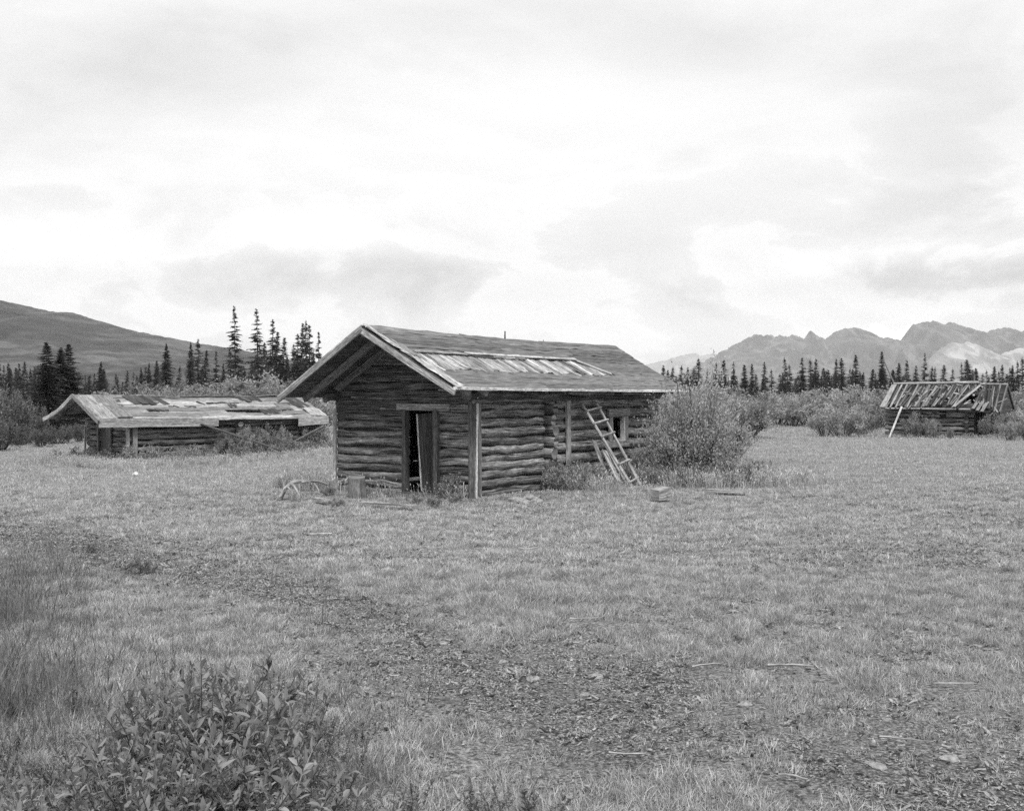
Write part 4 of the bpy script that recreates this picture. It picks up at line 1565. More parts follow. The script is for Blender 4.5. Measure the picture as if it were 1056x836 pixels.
# thicket across the far meadow: px, base py, top py
for px, top, Y, k, wf in [(735, 396, 62, 0, 1.0), (765, 404, 58, 1, 1.0), (752, 400, 75, 2, 1.0), (782, 412, 80, 0, 1.2), (800, 408, 85, 1, 1.2), (818, 410, 82, 0, 1.3), (836, 411, 85, 1, 1.2),
                          (852, 405, 84, 2, 1.2), (866, 398, 82, 0, 1.1), (880, 400, 78, 1, 1.0), (895, 402, 78, 2, 1.0), (905, 405, 80, 0, 1.0), (868, 416, 64, 1, .85), (850, 420, 66, 0, .8),
                          (884, 412, 70, 2, 1), (715, 400, 85, 0, 1.2), (700, 402, 90, 1, 1.2), (775, 405, 100, 2, 1.5), (810, 404, 105, 0, 1.6), (845, 402, 105, 1, 1.6), (1050, 398, 75, 1, 1.2),
                          (1062, 402, 70, 2, 1.2), (1046, 412, 66, 0, .9), (1030, 424, 62, 2, .8), (1042, 434, 58, 1, .8), (1060, 432, 56, 2, .9), (915, 400, 95, 1, 1.4), (1075, 412, 62, 0, 1.2),
                          (890, 418, 66, 0, .7), (740, 415, 56, 1, .8)]:
    X, Y, z = at(px, Y)
    H = (HY - top) / F * Y + EYE - z
    s = H / 2.1
    put_shrub(TH[k], (X, Y, z), random.uniform(0, 6), (s * wf * random.uniform(.9, 1.1), s * wf, s), 'pale rounded willow bush in the thicket across the far meadow', group='willow thicket before the treeline')
for px, top, Y, k, wf, lb in [(946, 425, 63.6, 0, .75, 'bush growing against the log wall of the small derelict cabin'),
                              (962, 432, 62.8, 1, .6, 'lower bush at the log wall of the small derelict cabin, beneath its dark window'),
                              (980, 441, 61.0, 2, .6, 'knee-high bush before the dark doorway of the small derelict cabin'),
                              (1022, 426, 61.5, 0, .7, 'bush under the broken roof end of the small derelict cabin')]:
    X, Y, z = at(px, Y)
    H = (HY - top) / F * Y + EYE - z
    s = H / 2.1
    put_shrub(TH[k], (X, Y, z), random.uniform(0, 6), (s * wf, s * wf, s), lb, group='bushes round the derelict cabin')
# in front of the low cabin
for px, top, Y, k, wf in [(232, 446, 42.2, 2, .6), (254, 440, 42.8, 0, .55), (272, 437, 43.6, 2, .55), (292, 440, 44.2, 0, .5), (312, 433, 45.5, 2, .7), (324, 430, 46, 0, .7)]:
    X, Y, z = at(px, Y)
    H = (HY - top) / F * Y + EYE - z
    s = H / 2.1
    put_shrub(TH[k], (X, Y, z), random.uniform(0, 6), (s * wf, s * wf, s), 'scraggly bush growing against the long wall of the low cabin', group='bushes along the low cabin')
# beyond the low cabin's roof and at the meadow edge
for px, top, Y, k in [(140, 398, 75, 2), (160, 396, 78, 2), (190, 400, 74, 0), (215, 398, 76, 2), (238, 394, 78, 0), (255, 396, 74, 2), (272, 390, 76, 0), (286, 394, 74, 2), (300, 396, 74, 0), (315, 398, 76, 2),
                      (115, 404, 75, 2), (180, 396, 88, 2), (225, 394, 90, 0), (262, 386, 84, 0)]:
    X, Y, z = at(px, Y)
    H = (HY - top) / F * Y + EYE - z
    s = H / 2.1
    put_shrub(TH[k], (X, Y, z), random.uniform(0, 6), (s * 1.2, s * 1.2, s), 'grey willow bush showing over the ridge of the low cabin', group='willows behind the low cabin')
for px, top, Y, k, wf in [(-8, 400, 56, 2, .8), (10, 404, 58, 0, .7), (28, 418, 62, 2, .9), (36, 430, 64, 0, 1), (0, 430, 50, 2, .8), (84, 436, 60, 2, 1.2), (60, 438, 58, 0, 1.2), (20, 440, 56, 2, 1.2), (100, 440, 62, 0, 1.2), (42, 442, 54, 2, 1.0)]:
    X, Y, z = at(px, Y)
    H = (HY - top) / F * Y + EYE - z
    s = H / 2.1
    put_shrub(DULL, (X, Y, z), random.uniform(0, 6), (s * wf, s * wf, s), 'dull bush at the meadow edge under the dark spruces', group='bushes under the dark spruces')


# ------------------------------------------------------------------ broad-leaved plants
def lance_leaves(C, Dr, ln, wd, droop, rs):
    """folded lance-shaped leaves, six faces each -> quads (n*3*2,4,3)"""
    n = len(C)
    sd = unit(np.cross(Dr, np.array((0, 0, 1.0)) + rs.normal(0, .35, (n, 3))))
    up = np.cross(sd, Dr)
    ts = np.array((0, .33, .68, 1.0))
    ws = np.array((.12, 1.0, .78, .03))
    Q = []
    mid, lft, rgt = [], [], []
    for t, w_ in zip(ts, ws):
        c = C + Dr * (ln * t)[:, None] - np.array((0, 0, 1.0)) * (droop * ln * t * t)[:, None]
        mid.append(c)
        lft.append(c + sd * (wd * w_)[:, None] + up * (wd * w_ * .45)[:, None])
        rgt.append(c - sd * (wd * w_)[:, None] + up * (wd * w_ * .45)[:, None])
    for i in range(3):
        Q.append(np.stack([mid[i], mid[i + 1], lft[i + 1], lft[i]], 1))
        Q.append(np.stack([mid[i], rgt[i], rgt[i + 1], mid[i + 1]], 1))
    return np.stack(Q, 1).reshape(-1, 4, 3)


def leafy_plant(seed, h=.8, nst=6, rad=.22, leaf=.10, per=26, wid=.16, spread=.7):
    rs = np.random.default_rng(seed)
    lv, st = MB(), MB()
    for i in range(nst):
        a = rs.uniform(0, 6.28)
        b = np.array((math.cos(a), math.sin(a), 0)) * rad * rs.uniform(0, .5)
        hh = h * rs.uniform(.6, 1.05)
        e = b + np.array((math.cos(a) * rad * rs.uniform(.2, 1.4), math.sin(a) * rad * rs.uniform(.2, 1.4), hh))
        t = np.linspace(0, 1, 6)[:, None]
        path = b + (e - b) * t + np.array((math.cos(a), math.sin(a), 0)) * .06 * t * t + rs.normal(0, .008, (6, 3))
        st.sweep(path, np.stack([np.cos(np.arange(5) * 1.257), np.sin(np.arange(5) * 1.257)], -1) * .0045, (0, 1, 0), rs.choice([.7, 1.0, 1.5, 3.5]), True, 0, np.linspace(1, .4, 6))
        n = int(per * rs.uniform(.7, 1.3))
        u = np.sort(rs.uniform(.12, 1.0, n))
        C = np.stack([np.interp(u, t[:, 0], path[:, k]) for k in range(3)], -1)
        aa = np.arange(n) * 2.4 + rs.uniform(0, 6) + rs.normal(0, .4, n)
        el = rs.normal(.75, .3, n) + (u > .85) * .35
        Dr = np.stack([np.cos(aa) * np.cos(el), np.sin(aa) * np.cos(el), np.sin(el)], -1)
        ln = leaf * rs.uniform(.35, 1.3, n) * (1.15 - .4 * u)
        Q = lance_leaves(C, Dr, ln, ln * wid * rs.uniform(.8, 1.2, n), rs.uniform(.0, .55, n), rs)
        tn = np.clip(rs.normal(.45, .22, n), 0, 1)
        lv.quads(Q, np.repeat(tn, 6))
    return lv.mesh('leaves', M['broadleaf']), st.mesh('stalks', M['stem'])


BP = [leafy_plant(50 + i, h=rng.uniform(.5, .8), nst=int(rng.integers(5, 10)), leaf=rng.uniform(.075, .11), per=int(rng.integers(34, 52)), wid=rng.uniform(.11, .16)) for i in range(8)]


def put_plant(px, py, k, s, label, group, name='leafy_plant'):
    p = gp(px, py)
    t = thing(name, label, 'plant', p, random.uniform(0, 6.28), group)
    t.scale = (s, s, s)
    for nm, me in zip(('leaves', 'stalks'), BP[k]):
        o = bpy.data.objects.new(nm, me)
        COL.objects.link(o)
        o.parent = t


GL = 'leafy plants in the near corner'
rs_ = np.random.default_rng(77)
for k_ in range(92):
    px_, py_ = rs_.uniform(-20, 385), rs_.uniform(725, 940)
    e_ = math.exp(-((px_ - 190) / 215) ** 2) * (0.58 + (py_ - 735) / 600)
    put_plant(px_, py_, int(rs_.integers(0, 8)), max(.3, e_ * rs_.uniform(.6, 1.0)), 'knee-high plant with lance-shaped leaves in the weedy corner of the meadow nearest the viewer', GL)
for px, py, k, s in [(110, 850, 0, .9), (170, 835, 1, 1.0), (215, 830, 2, 1.05), (250, 840, 3, 1.05), (290, 850, 4, .95), (200, 880, 5, .95), (245, 890, 0, .95), (150, 890, 2, .9), (300, 895, 1, .9),
                     (190, 800, 4, .95), (225, 795, 5, 1.0), (260, 800, 1, .95), (165, 800, 3, .85), (300, 815, 2, .85), (330, 850, 0, .7), (95, 900, 3, .8), (340, 900, 4, .8), (60, 870, 5, .7),
                     (205, 770, 0, .85), (235, 765, 3, .85), (180, 760, 2, .7), (270, 775, 4, .8), (310, 780, 5, .65), (140, 775, 1, .65), (210, 740, 1, .65), (120, 810, 5, .7), (20, 880, 1, .7),
                     (240, 860, 5, .95), (275, 920, 3, .95), (180, 930, 0, .95), (230, 930, 1, .9)]:
    put_plant(px, py, k, s, 'knee-high plant with lance-shaped leaves in the weedy corner of the meadow nearest the viewer', GL)
for px, py, k, s in [(528, 860, 2, .45), (505, 850, 0, .40), (555, 858, 3, .42), (495, 875, 1, .5), (400, 860, 5, .5), (425, 850, 4, .45)]:
    put_plant(px, py, k, s, 'low bushy plant at the near edge of the worn track', 'low plants by the track')


# weeds and small tussocks that can be counted
def weed_mesh(seed, h, rad, n, leaf, mat):
    a, b = shrub(seed=seed, h=h, rad=rad, nst=18, nleaf=n, leaf=leaf, clump=40, low=.02, upright=1.0, rag=.6)
    return a.mesh('leaves', mat), b.mesh('stalks', M['stem'])


WD = [weed_mesh(71, .55, .42, 1500, .06, M['weed']), weed_mesh(72, .5, .5, 1500, .06, M['weed'])]
for px, py, k, s, lb in [(449, 524, 0, .5, 'leafy weed clump growing in front of the open plank door'),
                         (470, 520, 1, .55, 'weed clump between the open door and the corner post of the large cabin'),
                         (349, 524, 1, .42, 'small dark tussock near the stump by the large cabin'),
                         (340, 512, 0, .5, 'small tuft beside the driftwood branch near the large cabin'),
                         (146, 592, 1, .42, 'dark low tussock standing alone in the meadow beside the worn track'),
                         (97, 570, 0, .32, 'tiny dark tussock in the open meadow toward the low cabin'),
                         (427, 520, 0, .4, 'weed sprig at the threshold of the open plank door')]:
    p = gp(px, py)
    put_shrub(WD[k], p, random.uniform(0, 6), (s, s, s), lb, 'weeds', 'weeds near the cabins', 'weed_clump')


# ------------------------------------------------------------------ small objects on the ground
def lumpy(name, mat, r, sx, sy, sz, seed):
    rs = np.random.default_rng(seed)
    nu, nv_ = 12, 8
    V, Fq = [], []
    ph = rs.uniform(0, 6, 6)
    for j in range(nv_ + 1):
        th = math.pi * j / nv_
        for i in range(nu):
            a = 2 * math.pi * i / nu
            rr = r * (1 + .16 * math.sin(2 * a + ph[0] + th) + .13 * math.sin(3 * th + ph[1] + a * 2) + rs.normal(0, .05))
            V.append((rr * sx * math.sin(th) * math.cos(a), rr * sy * math.sin(th) * math.sin(a), rr * sz * math.cos(th) * .9))
    for j in range(nv_):
        for i in range(nu):
            i2 = (i + 1) % nu
            Fq.append((j * nu + i, (j + 1) * nu + i, (j + 1) * nu + i2, j * nu + i2))
    m = MB()
    m.raw(V, Fq, None, 1.0, False)
    return m.build(name, mat)


for i, (px, py, r, lb) in enumerate([(614, 698, .075, 'whitish flat stone in the worn part of the meadow, biggest near the middle'), (550, 701, .07, 'pale stone with a dark edge on the worn track'),
                                     (768, 727, .07, 'grey stone among chips beside the worn track'), (1008, 666, .045, 'small bright stone in the grass far to the side of the meadow'),
                                     (755, 630, .05, 'small white stone in the open grass below the wooden block'), (938, 651, .04, 'tiny bright stone in the grass beneath the derelict cabin'),
                                     (913, 742, .04, 'little white stone where track and grass meet'), (400, 588, .11, 'rounded grey stone alone in the grass before the open door'),
                                     (519, 683, .06, 'half-buried stone beside the worn track'), (457, 664, .06, 'low grey stone at the bend of the worn track'),
                                     (978, 783, .075, 'grey stone among rubble at the near end of the track'), (903, 790, .07, 'flat stone in the rubble at the near end of the track'),
                                     (603, 717, .055, 'small pale stone near the whitish flat stone'), (480, 775, .05, 'small stone by the low plants at the track edge')]):
    p = gp(px, py)
    r *= .62
    o = lumpy('stone', M['stone'], r, 1.3, .9, .55, 300 + i)
    o.location = p + np.array((0, 0, r * .06))
    o.rotation_euler = (0, 0, random.uniform(0, 6))
    tag(o, lb, 'stone', 'stones in the meadow')
for i, (px, py, ln, r, ang, lb) in enumerate([(815, 692, .32, .016, -.25, 'weathered stick lying in the grass beyond the track'), (605, 641, .30, .012, .05, 'thin pale stick lying crosswise in the grass'),
                                              (818, 808, .16, .012, -.7, 'short bright splinter at the near edge of the track'), (648, 782, .22, .010, -.2, 'grey stick lying on the worn track'),
                                              (479, 718, .13, .013, 1.2, 'short white splinter standing out on the worn ground'), (545, 567, .26, .012, .05, 'pale stick in the grass straight below the ladder'),
                                              (935, 768, .3, .01, -.5, 'thin twig among rubble at the near end of the track'), (985, 709, .28, .010, -.2, 'thin pale twig in the grass at the meadow edge'),
                                              (330, 553, .35, .02, .05, 'thin board-like stick in the grass below the driftwood branch'), (730, 690, .25, .010, .3, 'faint twig in the grass between block and track')]):
    p = gp(px, py)
    m = MB()
    d = np.array((math.cos(ang), math.sin(ang), 0)) * ln / 2
    m.log(-d, d + np.array((0, 0, .01)), r * .6, r * .35, k=6, seg=7, jit=.15, tone=1.2, bend=.007)
    o = m.build('stick', M['drift'])
    o.location = p + np.array((0, 0, .02 + r))
    tag(o, lb, 'stick', 'sticks on the ground')


def ground_board(name, px0, py0, px1, py1, wd, th, mat, lb, tone=1.0, lift=.07):
    a, b = gp(px0, py0), gp(px1, py1)
    m = MB()
    c = (a + b) / 2
    m.board(a - c, b - c, wd, th, (0, 0, 1), tone)
    o = m.build(name, M[mat])
    o.location = c + np.array((0, 0, lift))
    return tag(o, lb, 'board')


ground_board('fallen_board', 372, 523, 428, 527, .11, .03, 'board_light', 'long pale board lying in the grass before the open plank door', .75, .10)
ground_board('fallen_board', 325, 518, 337, 521, .13, .03, 'board_light', 'short pale board lying near the driftwood branch', .8, .10)
ground_board('fallen_board', 729, 509, 768, 511, .22, .05, 'board', 'grey board lying flat in the grass beyond the wooden block', 1.5, .08)
ground_board('foundation_board', 497, 511, 560, 505, .10, .06, 'board', 'grey sill board lying along the foot of the large cabin', 1.2, .10)

# driftwood branch
br = MB()
P0 = gp(293, 516)
k_ = P0[1] / F


def bpnt(px, py, dy=0.0):
    return np.array(((px - 293) * k_, dy, (516 - py) * k_ + .02))


for pts, r in [([(288, 517), (293, 505), (300, 499), (312, 498), (324, 499), (333, 503)], .045), ([(300, 499), (305, 502), (311, 510), (312, 514)], .03), ([(293, 505), (291, 512), (284, 518)], .025),
               ([(312, 498), (318, 497), (322, 497)], .022), ([(297, 503), (303, 508), (303, 516)], .02), ([(324, 499), (330, 506), (331, 509)], .018)]:
    path = np.array([bpnt(a, b, .12 * i * (1 if r > .03 else -1)) for i, (a, b) in enumerate(pts)])
    br.sweep(path, np.stack([np.cos(np.arange(7) * .898), np.sin(np.arange(7) * .898)], -1) * r, (0, 1, 0), 0.85, True, .003, np.linspace(1.15, .5, len(pts)))
o = tag(br.build('driftwood_branch', M['drift']), 'bleached forked branch arching over the grass near the large cabin', 'branch')
o.location = P0

# chopping stump beside the front wall
sm = MB()
sm.log((0, 0, -.05), (0.02, 0, .44), .20, .185, k=14, seg=5, jit=.04, tone=.8)
o = tag(sm.build('stump', M['board']), 'sawn log stump standing against the front wall of the large cabin', 'stump')
o.location = gp(369, 513) + np.array((0, 0, .0))
o.rotation_euler = (R(4), R(-6), 0)

# squared block
bm_ = MB()
bm_.board((-.18, 0, .12), (.18, 0, .12), .24, .22, (0, 0, 1), 1.2, seg=3, jit=.006)
o = tag(bm_.build('wooden_block', M['board']), 'squared block of pale wood lying in the grass below the big willow bush', 'block')
o.location = gp(682, 517) + np.array((0, 0, .05))
o.rotation_euler = (R(3), R(-8), R(38))

# rubble heap beside the corner
for i, (px, py, r) in enumerate([(533, 517, .20), (546, 516, .24), (540, 519, .15), (554, 518, .13)]):
    o = lumpy('rubble_stone', M['stone'], r * .75, 1.2, .9, .6, 400 + i)
    o.location = gp(px, py) + np.array((0, 0, r * .1))
    tag(o, ('whitish lump lying lowest in the rubble by the large cabin wall', 'biggest whitish lump of the rubble by the large cabin wall', 'small lump in front of the rubble by the large cabin wall',
            'small lump at the ladder end of the rubble by the cabin wall')[i], 'stone', 'rubble by the cabin wall')
# tin can in the grass by the low cabin
cn = MB()
cn.sweep([(0, 0, 0), (0, 0, .015), (0, 0, .16), (0, 0, .175)], np.stack([np.cos(np.arange(14) * .4488), np.sin(np.arange(14) * .4488)], -1) * .05, (0, 1, 0), 1.0, True, .001, [1.04, 1, 1, 1.04])
o = tag(cn.build('tin_can', M['metal']), 'small bright tin lying in the grass in front of the low cabin', 'can')
o.location = gp(138, 494) + np.array((0, 0, .12))
o.rotation_euler = (R(70), 0, R(40))


# ------------------------------------------------------------------ grass, weeds and litter (nobody could count these)
def proto_collection(name, meshes):
    c = bpy.data.collections.new(name)      # never linked to the scene: a library for the node trees below
    for i, me in enumerate(meshes):
        o = bpy.data.objects.new('%s_%02d' % (name, i), me)
        c.objects.link(o)
    return c


def scatter(name, pts, scale, coll, nvar, seed, tilt=.12, kind='stuff'):
    rs = np.random.default_rng(seed)
    n = len(pts)
    me = bpy.data.meshes.new(name)
    me.vertices.add(n)
    me.vertices.foreach_set('co', np.asarray(pts, float).ravel())
    for nm, typ, arr in (('sc', 'FLOAT', np.asarray(scale, float)), ('pid', 'INT', rs.integers(0, nvar, n).astype(int))):
        a = me.attributes.new(nm, typ, 'POINT')
        a.data.foreach_set('value', arr)
    a = me.attributes.new('rot', 'FLOAT_VECTOR', 'POINT')
    rot = np.stack([rs.normal(0, tilt, n), rs.normal(0, tilt, n), rs.uniform(0, 6.283, n)], -1)
    a.data.foreach_set('vector', rot.ravel())
    o = bpy.data.objects.new(name, me)
    COL.objects.link(o)
    g = bpy.data.node_groups.new(name, 'GeometryNodeTree')
    g.interface.new_socket('Geometry', in_out='INPUT', socket_type='NodeSocketGeometry')
    g.interface.new_socket('Geometry', in_out='OUTPUT', socket_type='NodeSocketGeometry')
    nt = NT(g)
    gi, go = nt.new('NodeGroupInput'), nt.new('NodeGroupOutput')
    ip = nt.new('GeometryNodeInstanceOnPoints')
    ci = nt.new('GeometryNodeCollectionInfo')
    ci.inputs['Collection'].default_value = coll
    ci.inputs['Separate Children'].default_value = True
    ci.inputs['Reset Children'].default_value = True

    def na(nm, typ):
        nd = nt.new('GeometryNodeInputNamedAttribute', data_type=typ)
        nd.inputs['Name'].default_value = nm
        return nd.outputs[0]
    nt.l.new(gi.outputs[0], ip.inputs['Points'])
    nt.l.new(ci.outputs[0], ip.inputs['Instance'])
    ip.inputs['Pick Instance'].default_value = True
    nt.l.new(na('pid', 'INT'), ip.inputs['Instance Index'])
    nt.l.new(na('rot', 'FLOAT_VECTOR'), ip.inputs['Rotation'])
    nt.l.new(na('sc', 'FLOAT'), ip.inputs['Scale'])
    nt.l.new(ip.outputs[0], go.inputs[0])
    md = o.modifiers.new('scatter', 'NODES')
    md.node_group = g
    return tag(o, kind=kind)


def tuft(seed, n=16, h=.14, rad=.06, wd=.0035, lean=.5, mat='grass', head=0.0):
    rs = np.random.default_rng(seed)
    a, rr = rs.uniform(0, 6.283, n), np.sqrt(rs.uniform(0, 1, n)) * rad
    B = np.stack([np.cos(a) * rr, np.sin(a) * rr, np.zeros(n) - .01], -1)
    az = a + rs.normal(0, .9, n)
    ln = h * rs.uniform(.45, 1.15, n)
    le = np.abs(rs.normal(lean, .3, n))
    hd = np.stack([np.cos(az), np.sin(az), np.zeros(n)], -1)
    sd = np.stack([-np.sin(az + rs.normal(0, .6, n)), np.cos(az), np.zeros(n)], -1)
    sd = unit(sd)
    rows = []
    for t, w_ in ((0, 1), (.4, .95), (.75, .6), (1, .08)):
        c = B + hd * (ln * le * t * t)[:, None] + np.array((0, 0, 1.0)) * (ln * (t - .25 * le * t * t))[:, None]
        rows.append((c - sd * wd * w_, c + sd * wd * w_))
    m = MB()
    tn = np.clip(rs.normal(.5, .25, n), 0, 1)
    for (l0, r0), (l1, r1) in zip(rows[:-1], rows[1:]):
        m.quads(np.stack([l0, r0, r1, l1], 1), tn)
    mats = [M[mat]]
    if head > 0:
        k = rs.uniform(0, 1, n) < head
        tip = (rows[-1][0] + rows[-1][1])[k] / 2
        nn = len(tip)
        if nn:
            d = unit(hd[k] * .4 + np.array((0, 0, 1.0)))
            for q in range(3):
                m.quads(leaf_quads(tip - d * .03, d, np.full(nn, h * .22), np.full(nn, wd * 2.2), rs), np.full(nn, .9))
    return m.mesh('tuft', mats)


def herb(seed, n=9, r=.06, mat='herb'):
    rs = np.random.default_rng(seed)
    a = rs.uniform(0, 6.283, n)
    el = rs.uniform(.1, 1.0, n)
    Dr = np.stack([np.cos(a) * np.cos(el), np.sin(a) * np.cos(el), np.sin(el)], -1)
    C = Dr * r * .1 + np.stack([rs.normal(0, r * .3, n), rs.normal(0, r * .3, n), np.abs(rs.normal(0, r * .25, n))], -1)
    ln = r * rs.uniform(.5, 1.2, n)
    m = MB()
    m.quads(lance_leaves(C, Dr, ln, ln * .24, rs.uniform(0, .6, n), rs), np.repeat(np.clip(rs.normal(.5, .25, n), 0, 1), 6))
    return m.mesh('herb', M[mat])


def chipmesh(seed, mat):
    rs = np.random.default_rng(seed)
    m = MB()
    if seed % 2:
        l, w_, t = rs.uniform(.008, .032), rs.uniform(.004, .010), rs.uniform(.002, .005)
        m.board((-l, 0, .004), (l, 0, .006), w_, t, (0, 0, 1), 1.0, seg=2, jit=.002)
    else:
        v = rs.normal(0, 1, (12, 3))
        v = unit(v) * rs.uniform(.7, 1.1, (12, 1)) * np.array((.014, .011, .008))
        import bmesh
        b = bmesh.new()
        for p in v:
            b.verts.new(p)
        bmesh.ops.convex_hull(b, input=b.verts)
        b.verts.ensure_lookup_table()
        b.verts.index_update()
        used = [f for f in b.faces]
        V = np.array([q.co[:] for q in b.verts])
        m.raw(V, [[q.index for q in f.verts] for f in used if len(f.verts) == 3])
        b.free()
    return m.mesh('chip', M[mat])


def field(n, y0, y1, seed, power=1.0, margin=1.12):
    """random ground points inside the wedge the photo shows (plus a margin), uniform per area"""
    rs = np.random.default_rng(seed)
    Yv = np.sqrt(rs.uniform(y0 ** 2, y1 ** 2, n))
    Xv = rs.uniform(-1, 1, n) * (CX / F) * Yv * margin + rs.normal(0, .2, n)
    return Xv, Yv


CLEAR = []


def inside_cabins(x, y):
    if not CLEAR:      # little trodden spots where things lie in the grass
        for o_ in SC.objects:
            if o_.get('category') in ('stick', 'board', 'block', 'branch', 'stump', 'can', 'stone', 'plank') and o_.type == 'MESH':
                V_ = np.empty(len(o_.data.vertices) * 3)
                o_.data.vertices.foreach_get('co', V_)
                V_ = V_.reshape(-1, 3)
                ca_, sa_ = math.cos(o_.rotation_euler.z), math.sin(o_.rotation_euler.z)
                lo_ = V_[V_[:, 2] < .25]
                for v_ in lo_[::3]:
                    CLEAR.append((o_.location.x + v_[0] * ca_ - v_[1] * sa_, o_.location.y + v_[0] * sa_ + v_[1] * ca_))
    near_ = np.zeros(len(x), bool)
    for (qx, qy) in CLEAR:
        near_ |= (np.abs(x - qx) < .10 + qy * .002) & (y < qy + .08) & (y > qy - .16 - .012 * qy)
    a = cab.rotation_euler.z
    dx_, dy_ = x + .78, y - 23.7
    u, v = dx_ * math.cos(a) + dy_ * math.sin(a), -dx_ * math.sin(a) + dy_ * math.cos(a)
    k = (u > -.02) & (u < L + .2) & (v > -.02) & (v < W)
    c_ = math.cos(R(45))
    dx_, dy_ = x + 13.57, y - 40
    u, v = (dx_ + dy_) * c_, (-dx_ + dy_) * c_
    k |= (u > 0) & (u < 8) & (v > 0) & (v < 3.5)
    dx_, dy_ = x - 21.7, y - 65
    u, v = dx_ * math.cos(R(-35)) + dy_ * math.sin(R(-35)), -dx_ * math.sin(R(-35)) + dy_ * math.cos(R(-35))
    k |= (u > 0) & (u < 4.7) & (v > 0) & (v < 3.4)
    return k | near_


def lushness(x, y):
    """taller, darker growth: the near weedy corner, the left margin"""
    px = CX + x / y * F
    a = np.clip((140 - px) / 120, 0, 1) * np.clip((15 - y) / 6, 0, 1)
    b = np.exp(-(((x + 1.75) / 1.0) ** 2 + ((y - 5.6) / 1.3) ** 2))
    c = np.exp(-(((x + 3.6) / 0.9) ** 2 + ((y - 7.5) / 2.5) ** 2)) * .6
    return np.clip(np.maximum(np.maximum(a * .8, b), c), 0, 1)


short = proto_collection('short_tuft', [tuft(500 + i, 20, rng.uniform(.05, .085), .07, .0018, .7) for i in range(6)])
mid_t = proto_collection('mid_tuft', [tuft(520 + i, 24, rng.uniform(.042, .07), .11, .0028, .85) for i in range(6)])
far_t = proto_collection('far_tuft', [tuft(540 + i, 30, rng.uniform(.05, .09), .26, .0050, .7) for i in range(6)])
tall_t = proto_collection('tall_tuft', [tuft(560 + i, 16, rng.uniform(.24, .42), .11, .0024, .4, 'grass_dark', .25) for i in range(6)])
tallfar_t = proto_collection('tall_far_tuft', [tuft(580 + i, 16, rng.uniform(.40, .55), .16, .007, .25, 'grass', .45) for i in range(6)])


def make_grass(name, n, y0, y1, coll, seed, thin, smin, smax, extra=None):
    x, y = field(n, y0, y1, seed)
    rs = np.random.default_rng(seed + 1)
    b = bare(x, y)
    p = np.clip((fbm(x * 3.6, y * 3.6, 4, 21.0) - .5) * 2.4 + .5, 0, 1)
    keep = (rs.uniform(0, 1, n) > thin * b) & (rs.uniform(0, 1, n) < .25 + 1.0 * p) & ~inside_cabins(x, y)
    x, y, b, p = x[keep], y[keep], b[keep], p[keep]
    sc = rs.uniform(smin, smax, len(x)) * (.6 + .8 * p) * (1 - .45 * b)
    return scatter(name, np.stack([x, y, gz(x, y)], -1), sc, coll, 6, seed + 2)


make_grass('grass', 56000, 4.6, 13, short, 600, .92, .7, 1.25)
make_grass('grass', 62000, 11, 26, mid_t, 610, .85, .7, 1.25)
make_grass('grass', 52000, 24, 62, far_t, 620, .4, .6, 1.15)
make_grass('grass', 30000, 58, 125, far_t, 630, 0, 1.0, 2.2)
# tall growth near the viewer and along the margin
x, y = field(38000, 4.6, 26, 640)
k = np.random.default_rng(641).uniform(0, 1, len(x)) < lushness(x, y) ** 1.2 * .8 * (.3 + 1.4 * (fbm(x * .8, y * .8, 3, 55.0) > .5))
x, y = x[k], y[k]
scatter('tall_grass', np.stack([x, y, gz(x, y)], -1), np.random.default_rng(642).uniform(.5, 1.15, len(x)), tall_t, 6, 643)
# tall pale grass round the cabins
def by_ladder(p):
    a, b = cabw(5.05, -1.2, 0), cabw(5.0, -.5, 0)
    d = np.minimum(np.hypot(p[:, 0] - a[0], p[:, 1] - a[1]), np.hypot(p[:, 0] - b[0], p[:, 1] - b[1]))
    q = cabw(5.1, -1.7, 0)
    return (d < .5) | (np.hypot(p[:, 0] - q[0], p[:, 1] - q[1]) < .55)


pts = []
rs = np.random.default_rng(650)
for k in range(2600):
    u, v = rs.uniform(-.3, 9.5), -abs(rs.normal(0, .55)) - .12
    if u < 2.75:
        continue
    p = cabw(u, v, 0)
    pts.append(p)
for k in range(800):
    v = rs.uniform(-.4, 5.5)
    u = -abs(rs.normal(0, .25)) - .12
    if v < 3.95 and rs.uniform() < .97:
        continue
    pts.append(cabw(u, v, 0))
for k in range(1500):
    wx, wy, _ = at(716, 28.4)
    pts.append(np.array((wx + rs.normal(0, 1.1), wy - abs(rs.normal(0, .7)) - .1, 0)))
for k in range(4200):
    pts.append(cab2w(rs.uniform(-2, 9.5), -abs(rs.normal(0, 1.1)) - .1, 0))
for k in range(900):
    pts.append(cab2w(-abs(rs.normal(0, .8)) - .1, rs.uniform(-.5, 4.5), 0))
for k in range(300):
    pts.append(cab3w(rs.uniform(-1.5, 7.5), -abs(rs.normal(0, .8)) - .1, 0))
pts = np.array(pts)
pts[:, 2] = gz(pts[:, 0], pts[:, 1])
pts = pts[~inside_cabins(pts[:, 0], pts[:, 1]) & ~by_ladder(pts)]
scatter('tall_grass', pts, rs.uniform(.35, .85, len(pts)) * np.where(pts[:, 1] > 36, .75, 1), tallfar_t, 6, 651)

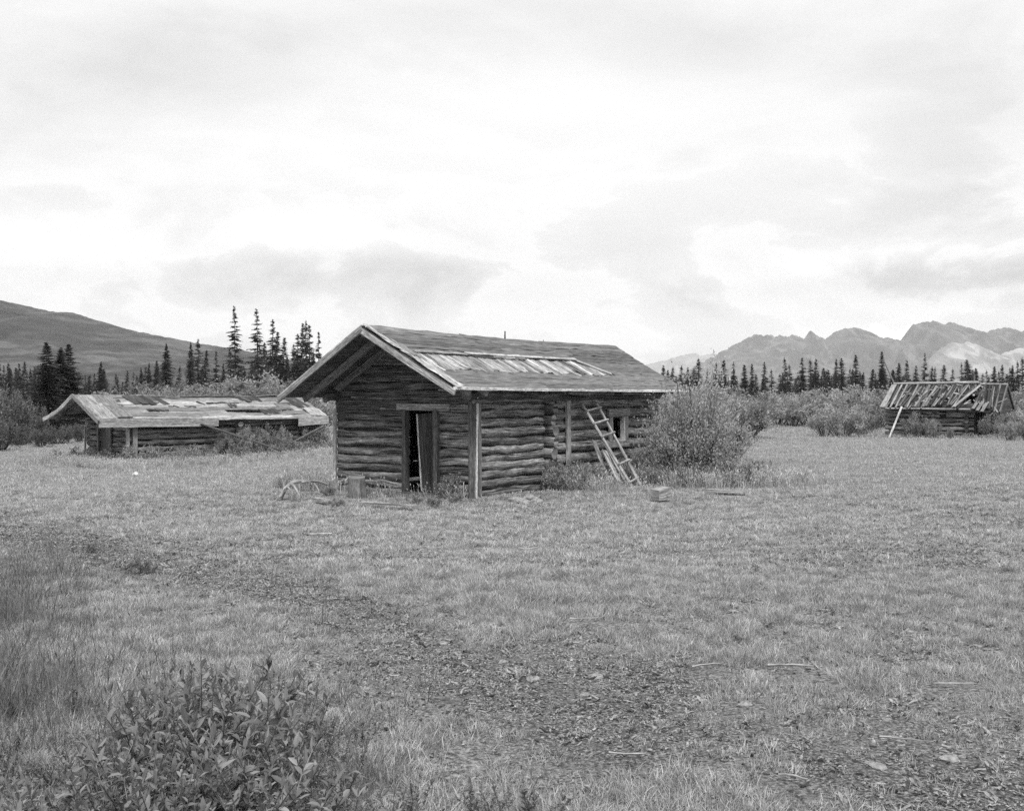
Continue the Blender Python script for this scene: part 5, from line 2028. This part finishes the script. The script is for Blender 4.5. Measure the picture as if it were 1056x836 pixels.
# low herbs
hb_c = proto_collection('low_herb', [herb(700 + i, int(rng.integers(6, 12)), rng.uniform(.022, .042)) for i in range(6)])
x, y = field(70000, 4.6, 26, 710)
rs = np.random.default_rng(711)
b = bare(x, y)
q = fbm(x * 1.1, y * 1.1, 3, 33.0)
k = (rs.uniform(0, 1, len(x)) < .22 + .45 * b + .45 * (q > .55)) & ~inside_cabins(x, y)
x, y = x[k], y[k]
scatter('ground_cover', np.stack([x, y, gz(x, y)], -1), rs.uniform(.5, 1.2, len(x)) * (1 + np.clip(y - 8, 0, 20) * .02), hb_c, 6, 712)

# chips, pebbles, clods
lit = proto_collection('litter_bit', [chipmesh(800 + i, 'chip' if i % 3 else 'soil_clod') for i in range(8)])
x, y = field(150000, 4.6, 22, 810)
rs = np.random.default_rng(811)
b = bare(x, y)
k = rs.uniform(0, 1, len(x)) < (.07 + .8 * b ** 1.3) * (.2 + 1.6 * (fbm(x * 2.1, y * 2.1, 3, 91.0) > .48))
x, y = x[k], y[k]
scatter('litter', np.stack([x, y, gz(x, y) + .002], -1), np.abs(rs.normal(0, .5, len(x))) + .4, lit, 8, 812, .35)

# pale fireweed-like weeds along the long wall and under the big willow
wl = proto_collection('wall_weed', [weed_mesh(820 + i, .55, .16, 260, .055, M['weed'])[0] for i in range(4)])
rs = np.random.default_rng(830)
pts = [cabw(rs.uniform(2.6, 8.6), -abs(rs.normal(0, .35)) - .2, 0) for k in range(420)] + [cabw(-rs.uniform(.1, .4), rs.uniform(.1, .9), 0) for k in range(7)]
wx, wy, _ = at(716, 28.4)
for k in range(150):
    aa, rr = rs.uniform(0, 6.283), abs(rs.normal(0, .75)) + .15
    pts.append(np.array((wx + math.cos(aa) * rr * 1.2, wy - abs(math.sin(aa)) * rr * .9 - .25, 0)))
pts += [cab2w(rs.uniform(-.5, 9), -abs(rs.normal(0, .5)) - .25, 0) * np.array((1, 1, 0)) for k in range(300)]
pts += [cab2w(-abs(rs.normal(0, .4)) - .2, rs.uniform(-.3, 4), 0) for k in range(40)]
pts = np.array(pts)
pts[:, 2] = gz(pts[:, 0], pts[:, 1])
pts = pts[~by_ladder(pts)]
scatter('weeds', pts, rs.uniform(.55, 1.3, len(pts)), wl, 4, 831)
